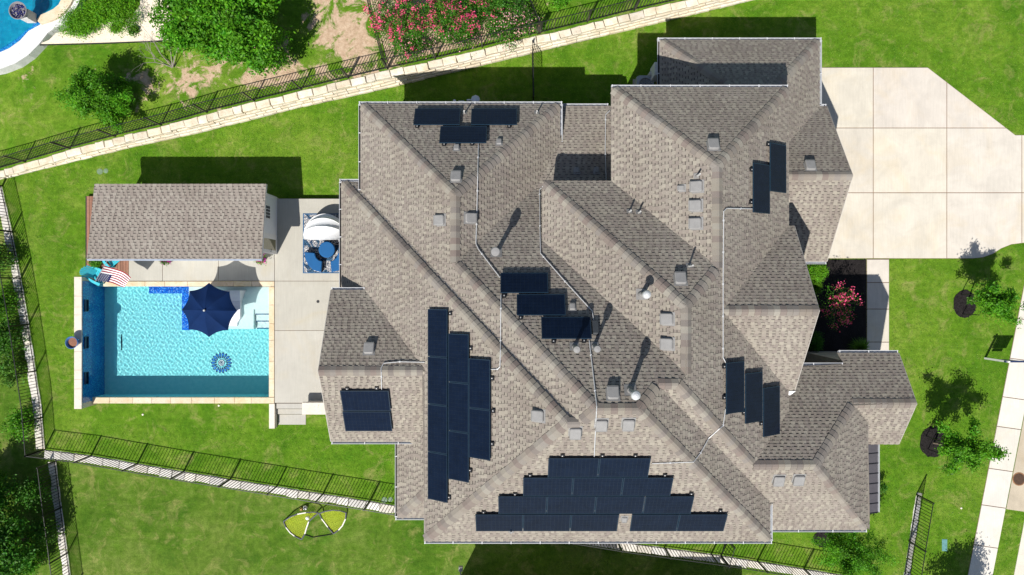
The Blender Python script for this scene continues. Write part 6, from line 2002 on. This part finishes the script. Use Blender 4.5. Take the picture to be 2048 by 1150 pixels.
# ------------------------------------------------------------------ soccer goals and balls on the lower lawn
M_NET = pm('yellow_net', (0.42, 0.50, 0.010), 0.7, 0.08); M_GREYT = pm('grey_sleeve', (0.075, 0.08, 0.10), 0.7, 0.1); M_WT = pm('white_sleeve', (0.75, 0.72, 0.66), 0.7, 0.04)
def goal(label, loop, hts, white, inner):
    """loop: pixel outline; hts heights above the ground; white: segment indexes with a white sleeve; net strands span the loop"""
    P_ = [U(x, y, ZL + h) for (x, y), h in zip(loop, hts)]
    c = sum(P_, Vector((0, 0, 0))) / len(P_)
    t = thing('soccer_goal', label, 'goal', (c.x, c.y, ZL), 'pop up soccer goals on the lower lawn')
    for i in range(len(P_)):
        mb = MB(); mb.tube([P_[i], P_[(i + 1) % len(P_)]], 0.034, 6); mb.build('frame_sleeve', M_WT if i in white else M_GREYT, t)
    # net: diagonal strands cut to the outline, sagging towards the middle
    poly = [(p.x, p.y) for p in P_]
    def hz(x, y):
        num = den = 0.0
        for p in P_:
            w = 1.0 / ((p.x - x) ** 2 + (p.y - y) ** 2 + 0.02) ; num += w * p.z; den += w
        return max(ZL + 0.02, num / den - 0.06)
    net = MB()
    for ang in (0.55, 0.55 + math.pi / 2):
        ca, sa = math.cos(ang), math.sin(ang)
        rp = [(x * ca + y * sa, -x * sa + y * ca) for x, y in poly]
        v = min(q[1] for q in rp) + 0.02; vm = max(q[1] for q in rp)
        while v < vm:
            for a, b in intervals(rp, v):
                n = max(1, int((b - a) / 0.25)); w = 0.006
                for k in range(n):
                    u0, u1 = a + (b - a) * k / n, a + (b - a) * (k + 1) / n
                    f = lambda u, vv: (u * ca - vv * sa, u * sa + vv * ca)
                    q = [f(u0, v - w), f(u1, v - w), f(u1, v + w), f(u0, v + w)]
                    net.face([(x, y, hz(x, y)) for x, y in q])
            v += 0.058
    net.build('net', M_NET, t, kind='stuff')
    return t
g1 = goal('left yellow pop up soccer goal with a white ball resting in its net', [(567, 1043), (580, 1034), (595, 1028), (612, 1025), (628, 1024), (637, 1026), (627, 1034), (617.5, 1043), (613, 1056), (609.7, 1067.6), (603, 1079), (589, 1072), (580, 1065), (572, 1054.6)],
          [0.05, 0.3, 0.45, 0.5, 0.4, 0.3, 0.2, 0.1, 0.05, 0.04, 0.03, 0.04, 0.04, 0.04], (2, 7, 8, 11, 12), None)
g2 = goal('right yellow pop up soccer goal lying open on the lower lawn', [(638.5, 1027), (650, 1022.5), (666, 1020), (680, 1021.5), (692, 1025), (691, 1038), (685, 1051), (677, 1060), (667, 1067.6), (655.6, 1054), (649, 1045), (643, 1037)],
          [0.3, 0.45, 0.5, 0.4, 0.15, 0.06, 0.04, 0.04, 0.04, 0.06, 0.1, 0.2], (5, 6, 9, 10), None)
mb = MB(); mb.tube([U(x, y, ZL + 0.03) for x, y in ((610, 1070), (618, 1072), (626, 1075), (636, 1073), (650, 1071), (666, 1068))], 0.018, 5); mb.build('rope', M_IRON, g1)
def ball(label, x, y, r, m0, m1, z=ZL):
    c = U(x, y, z + r); t = thing('soccer_ball', label, 'ball', (c.x, c.y, z), 'balls by the soccer goals')
    mb = MB(); mb.smooth = True
    ico = []
    phi = (1 + 5 ** 0.5) / 2
    spots = [Vector(v).normalized() for v in ((0, 1, phi), (0, -1, phi), (0, 1, -phi), (0, -1, -phi), (1, phi, 0), (-1, phi, 0), (1, -phi, 0), (-1, -phi, 0), (phi, 0, 1), (-phi, 0, 1), (phi, 0, -1), (-phi, 0, -1))]
    nu, nv = 28, 16
    grid = [[Vector((math.cos(2 * math.pi * u / nu) * math.sin(math.pi * v / nv), math.sin(2 * math.pi * u / nu) * math.sin(math.pi * v / nv), math.cos(math.pi * v / nv))) for u in range(nu)] for v in range(nv + 1)]
    for v in range(nv):
        for u in range(nu):
            q = [grid[v][u], grid[v + 1][u], grid[v + 1][(u + 1) % nu], grid[v][(u + 1) % nu]]
            m_ = ((q[0] + q[2]) / 2).normalized()
            k = 1 if max(m_.dot(s) for s in spots) > 0.94 else 0
            q = q if v not in (0, nv - 1) else ([q[0], q[1], q[2]] if v == 0 else [q[0], q[1], q[3]])
            mb.face([c + p * r for p in q], k)
    mb.build('shell', [m0, m1], t)
M_BW = pm('ball_white', (0.78, 0.78, 0.78), 0.4); M_BY = pm('ball_yellow', (0.62, 0.42, 0.12), 0.4)
ball('black and white soccer ball on the lower lawn just north of the goals', 610.5, 1015.5, 0.115, M_BW, M_BLACK)
ball('smaller yellow and dark ball touching the soccer ball', 602.5, 1018.5, 0.085, M_BY, M_BLACK)
ball('plain white ball resting in the left goal net', 615, 1036, 0.10, M_BW, M_WT, ZL + 0.1)

# ------------------------------------------------------------------ yard sign, air conditioner, meters, covers
sf = U(1970, 716.5)
SIGN = thing('yard_sign', 'white sign post with a dark hanging panel seen edge on near the sidewalk', 'sign', sf)
mb = MB(); mb.box((sf.x - 0.045, sf.y - 0.045, -0.1), (sf.x + 0.045, sf.y + 0.045, 1.68), bev=0.01); mb.build('post', M_TRIM, SIGN)
mb = MB(); mb.box((sf.x - 0.12, sf.y - 0.04, 1.48), (sf.x - 0.046, sf.y + 0.04, 1.56)); mb.box((sf.x + 0.046, sf.y - 0.04, 1.48), (sf.x + 0.84, sf.y + 0.04, 1.56)); mb.build('arm', pm('navy_paint', (0.02, 0.035, 0.09), 0.4), SIGN)
mb = MB(); mb.box((sf.x + 0.09, sf.y - 0.012, 0.72), (sf.x + 0.80, sf.y + 0.012, 1.42)); mb.build('panel', pm('navy_panel', (0.015, 0.03, 0.08), 0.4), SIGN)
mb = MB(); mb.box((sf.x + 0.15, sf.y - 0.010, 0.50), (sf.x + 0.66, sf.y + 0.010, 0.68)); mb.build('rider_panel', pm('navy_panel', (0.015, 0.03, 0.08), 0.4), SIGN)
mb = MB()
for x in (0.2, 0.7): mb.tube([(sf.x + x, sf.y, 1.41), (sf.x + x, sf.y, 1.49)], 0.006, 5)
for x in (0.25, 0.55): mb.tube([(sf.x + x, sf.y, 0.67), (sf.x + x, sf.y, 0.73)], 0.006, 5)
mb.build('hooks', M_GALV, SIGN)

zac = 0.85
ac = U(1291, 168, zac)
AC = thing('air_conditioner', 'grey square air conditioner with a round fan in the shade by the north wing', 'air conditioner', (ac.x, ac.y, 0.0))
M_ACB = pm('ac_grey', (0.34, 0.36, 0.38), 0.5, 0.06)
w = 0.42
sq = []
for sx, sy in ((-1, -1), (1, -1), (1, 1), (-1, 1)):
    for k in range(5):
        a0 = math.atan2(sy, sx) - math.pi / 4 + (math.pi / 2) * k / 4
        sq.append((ac.x + sx * (w - 0.09) + 0.09 * math.cos(a0), ac.y + sy * (w - 0.09) + 0.09 * math.sin(a0)))
mb = MB(); mb.prism(sq, 0.08, zac - 0.10)
mb.build('cabinet', M_ACB, AC)
mb = MB()
n = 40
circ = [(ac.x + 0.31 * math.cos(2 * math.pi * k / n), ac.y + 0.31 * math.sin(2 * math.pi * k / n)) for k in range(n)]
# top plate with a round opening
outer_ = []
for k in range(n):
    a = 2 * math.pi * k / n; ca, sa = math.cos(a), math.sin(a)
    r = w / max(abs(ca), abs(sa)); r = min(r, w * 1.27); outer_.append((ac.x + r * ca, ac.y + r * sa))
for k in range(n):
    j = (k + 1) % n
    mb.faces([(*circ[k], zac), (*outer_[k], zac - 0.01), (*outer_[j], zac - 0.01), (*circ[j], zac), (*circ[k], zac - 0.09), (*circ[j], zac - 0.09), (*outer_[k], zac - 0.098), (*outer_[j], zac - 0.098)], [(0, 1, 2, 3), (4, 0, 3, 5), (1, 6, 7, 2)])
mb.build('top_plate', M_ACB, AC)
mb = MB()
for k in range(5):
    a = 2 * math.pi * k / 5 + 0.3
    b = a + 0.75
    mb.faces([(ac.x + 0.07 * math.cos(a), ac.y + 0.07 * math.sin(a), zac - 0.16), (ac.x + 0.28 * math.cos(a), ac.y + 0.28 * math.sin(a), zac - 0.17), (ac.x + 0.28 * math.cos(b), ac.y + 0.28 * math.sin(b), zac - 0.12), (ac.x + 0.07 * math.cos(b), ac.y + 0.07 * math.sin(b), zac - 0.13)], [(0, 1, 2, 3)])
mb.build('fan', M_ACB, AC)
mb = MB(); mb.lathe([(0.09, zac - 0.18), (0.09, zac - 0.10), (0.03, zac - 0.085)], ac.x, ac.y, 16); mb.build('hub', M_ACB, AC)
mb = MB()
for r in (0.12, 0.19, 0.26):
    pts = [(ac.x + r * math.cos(2 * math.pi * k / 24), ac.y + r * math.sin(2 * math.pi * k / 24), zac + 0.012) for k in range(25)]; mb.tube(pts, 0.005, 4, caps=False)
for k in range(4):
    a = math.pi * k / 4; mb.tube([(ac.x - 0.31 * math.cos(a), ac.y - 0.31 * math.sin(a), zac + 0.006), (ac.x + 0.31 * math.cos(a), ac.y + 0.31 * math.sin(a), zac + 0.006)], 0.005, 4)
mb.build('grille', M_IRON, AC)
mb = MB(); mb.box((ac.x - 0.47, ac.y - 0.47, -0.05), (ac.x + 0.47, ac.y + 0.47, 0.078)); mb.c = [(0.8,) * 3] * len(mb.c); mb.build('pad', M_DECK, AC)
el = U(1313, 140, 1.5)
mb = MB(); mb.box((el.x - 0.14, el.y - 0.32, 0.7), (el.x + 0.24, el.y + 0.3, 1.75), bev=0.02); o = mb.build('meter_box', pm('pale_grey_box', (0.55, 0.57, 0.58), 0.5), base=Vector((el.x, el.y, 0.0)))
tag(o, 'pale grey utility box on the wall behind the air conditioner', 'utility box')
mb = MB(); q = U(1303, 148, 0.9); mb.box((q.x - 0.1, q.y - 0.1, 0.3), (q.x + 0.12, q.y + 0.1, 1.0), bev=0.015); o = mb.build('disconnect_box', pm('mid_grey_box', (0.42, 0.43, 0.44), 0.5), base=Vector((q.x, q.y, 0)))
tag(o, 'small grey switch box between the air conditioner and the wall', 'utility box')
# gas meter on the north wall
M_METER = pm('meter_silver', (0.78, 0.80, 0.82), 0.35, 0.06)
gm = U(951, 199, 1.0)
GM = thing('gas_meter', 'silver gas meter with pipes sticking out past the north gutter', 'gas meter', (gm.x, gm.y, 0.0))
mb = MB(); mb.lathe([(0.06, 0.75), (0.20, 0.80), (0.23, 0.98), (0.18, 1.10), (0.05, 1.13)], gm.x, gm.y, 8); mb.build('body', M_METER, GM)
mb = MB(); mb.tube([(gm.x, gm.y, 0.0), (gm.x, gm.y, 0.76)], 0.03, 8); mb.tube([(gm.x - 0.15, gm.y - 0.02, 1.02), (gm.x - 0.42, gm.y - 0.03, 1.02)], 0.04, 8); mb.tube([(gm.x - 0.55, gm.y - 0.1, 1.0), (gm.x - 0.82, gm.y - 0.1, 1.0)], 0.045, 8); mb.build('pipe', M_METER, GM)
mb = MB(); mb.lathe([(0.02, 0.9), (0.075, 0.94), (0.075, 1.04), (0.02, 1.08)], gm.x - 1.02, gm.y - 0.08, 14); mb.tube([(gm.x - 1.02, gm.y - 0.08, 0.0), (gm.x - 1.02, gm.y - 0.08, 0.92)], 0.02, 6); mb.build('regulator', M_METER, GM)
# flush covers and markers in the lawns
M_GRN = pm('green_plastic', (0.10, 0.28, 0.20), 0.5, 0.1)
for nm, x, y, z, lb in (('valve_cover', 205, 343, 0.0, 'pair of pale green valve covers in the lawn above the pool house'), ('valve_cover', 774, 1000, 0.0, 'small pale green cover in the lawn beside the lower west roof')):
    p = U(x, y, z); mb = MB()
    mb.lathe([(0.15, z), (0.15, z + 0.012), (0.02, z + 0.018)], p.x - 0.13, p.y, 18); mb.lathe([(0.12, z), (0.12, z + 0.012), (0.02, z + 0.018)], p.x + 0.17, p.y + 0.03, 18)
    tag(mb.build(nm, pm('valve_green', (0.13, 0.20, 0.12), 0.6, 0.2, 8), base=p), lb, 'cover')
p = U(1889, 1090); mb = MB(); mb.box((p.x - 0.13, p.y - 0.3, 0), (p.x + 0.13, p.y + 0.3, 0.02), bev=0.008)
tag(mb.build('valve_cover', pm('blue_green_lid', (0.10, 0.24, 0.24), 0.6, 0.2), base=p), 'blue green rectangular lid in the tree shadow near the sidewalk', 'cover')
for x, y, z, lb in ((1922, 1016, 0, 'white sprinkler head in the front lawn beside the sidewalk'), (438, 811, 0, 'pale stone lying in the grass below the pool'), (286, 829, 0, 'small white sprinkler head in the grass below the pool')):
    p = U(x, y, z); mb = MB(); mb.lathe([(0.045, 0), (0.05, 0.03), (0.03, 0.045)], p.x, p.y, 10); tag(mb.build('sprinkler' if 'sprinkler' in lb else 'stone', pm('pale_cap', (0.7, 0.66, 0.55), 0.7), base=p), lb, 'sprinkler' if 'sprinkler' in lb else 'stone')
p = U(921, 1139, 1.9 + ZL)
mb = MB(); mb.box((p.x - 0.09, p.y - 0.11, 1.7 + ZL), (p.x + 0.10, p.y + 0.11, 1.9 + ZL), bev=0.02); mb.tube([(p.x, p.y - 0.1, 1.8 + ZL), (p.x, U(0, 1165).y + 0.02, 1.75 + ZL)], 0.03, 6)
# ------------------------------------------------------------------ the house to the south, mostly outside the picture (its shadow falls on the lower lawn)
def uw(x, y): return (x - 1024) * S, (575 - y) * S
NH = thing('neighbour_house', 'neighbouring house beyond the bottom edge whose shadow darkens the lower lawn', 'house', (uw(1180, 1300)[0], uw(1180, 1300)[1], ZL))
mb2 = mb; mb2.build('wall_lamp', M_VENT, NH)
for (xa_, xb_, y0, ze) in ((898, 1190, 1166, 3.1), (1190, 1398, 1196, 2.95), (1398, 1452, 1192, 2.2)):
    x0, yy = uw(xa_, y0); x1, y1 = uw(xb_, 1600)
    mb = MB(); mb.box((x0 + 0.3, y1 + 0.3, ZL), (x1 + (0.3 if xb_ < 1452 else -0.3), yy - 0.35, ze - 0.1)); mb.build('wall', M_WALL, NH)
    mb = MB(); r = min((x1 - x0), (yy - y1)) / 2 * 0.5
    zt = ze + r * 0.6
    i = (x1 - x0) * 0.5 - 0.01 if (x1 - x0) < (yy - y1) else r * 1.6
    vs = [(x0, yy, ze), (x1, yy, ze), (x1, y1, ze), (x0, y1, ze), (x0 + i, yy - i, zt), (x1 - i, yy - i, zt), (x1 - i, y1 + i, zt), (x0 + i, y1 + i, zt)]
    vs2 = [(a, b, c - 0.16) for a, b, c in vs[:4]]
    mb.faces(vs + vs2, [(1, 0, 4, 5), (2, 1, 5, 6), (3, 2, 6, 7), (0, 3, 7, 4), (4, 7, 6, 5), (0, 1, 9, 8), (1, 2, 10, 9), (2, 3, 11, 10), (3, 0, 8, 11), (8, 9, 10, 11)])
    mb.build('roof', pm('plain_shingle', (0.24, 0.21, 0.19), 0.95, 0.15, 20), NH)

# ------------------------------------------------------------------ grass blades over the lawns
def blades(n, x0, x1, y0, y1, polys_in, polys_out, z, name, tall=0.055):
    X = rng.uniform(x0, x1, n); Y = rng.uniform(y0, y1, n)
    k = np.zeros(n, bool)
    for p in polys_in: k |= np_pip(p, X, Y)
    for p in polys_out: k &= ~np_pip(p, X, Y)
    X, Y = X[k], Y[k]; n = len(X)
    a = rng.uniform(0, 6.283, n); l = rng.uniform(0.025, 0.07, n); w = rng.uniform(0.006, 0.012, n); h = rng.uniform(0.02, tall, n)
    ca, sa = np.cos(a), np.sin(a)
    Z = np.full(n, z)
    V = np.stack([np.stack([X - sa * w, Y + ca * w, Z], 1), np.stack([X + sa * w, Y - ca * w, Z], 1), np.stack([X + ca * l, Y + sa * l, Z + h], 1)], 1).reshape(-1, 3)
    me = bpy.data.meshes.new(name)
    me.vertices.add(3 * n); me.vertices.foreach_set('co', V.astype(np.float32).ravel())
    me.loops.add(3 * n); me.loops.foreach_set('vertex_index', np.arange(3 * n, dtype=np.int32))
    me.polygons.add(n); me.polygons.foreach_set('loop_start', np.arange(0, 3 * n, 3, dtype=np.int32)); me.polygons.foreach_set('loop_total', np.full(n, 3, np.int32))
    at_ = me.color_attributes.new('tint', 'FLOAT_COLOR', 'CORNER')
    t = rng.uniform(0.6, 1.5, n); yv = (rng.random(n) < 0.16)
    T4 = np.ones((n, 4), np.float32); T4[:, 0] = t * np.where(yv, 2.3, 1.0); T4[:, 1] = t * np.where(yv, 1.35, 1.0); T4[:, 2] = t * np.where(yv, 3.0, 1.0)
    at_.data.foreach_set('color', np.repeat(T4, 3, axis=0).ravel())
    me.materials.append(L_GRASS); me.update(calc_edges=True)
    o = new_obj(name, me); o['kind'] = 'stuff'
    return o
px2 = lambda L: [tuple(U(x, y)[:2]) for x, y in L]
OUTS = [px2(drive_px), px2([(1600, 517), (1779, 517), (1779, 760), (1560, 760)]), px2([(lx(480), 480), (lx(480) + 50, 480), (lx(1400) + 50, 1400), (lx(1400), 1400)]), px2(ap_px), px2([(2052, 1022), (2012, 1230), (2300, 1260), (2300, 1060)]),
        ring(1929, 608, 22, 27), ring(1866, 884, 26, 30), ring(1645, 1078, 19, 15)]
# open lawn only: nothing under the house or in the pool
OUTS += [px2([(690, 400), (1560, 260), (1600, 900), (1560, 1010), (890, 1020), (850, 860), (690, 840)]), px2([(150, 395), (700, 395), (700, 850), (150, 850)])]
blades(330000, -26.5, 27.5, -15.5, 15.5, [YARD2], OUTS, 0.0, 'grass')
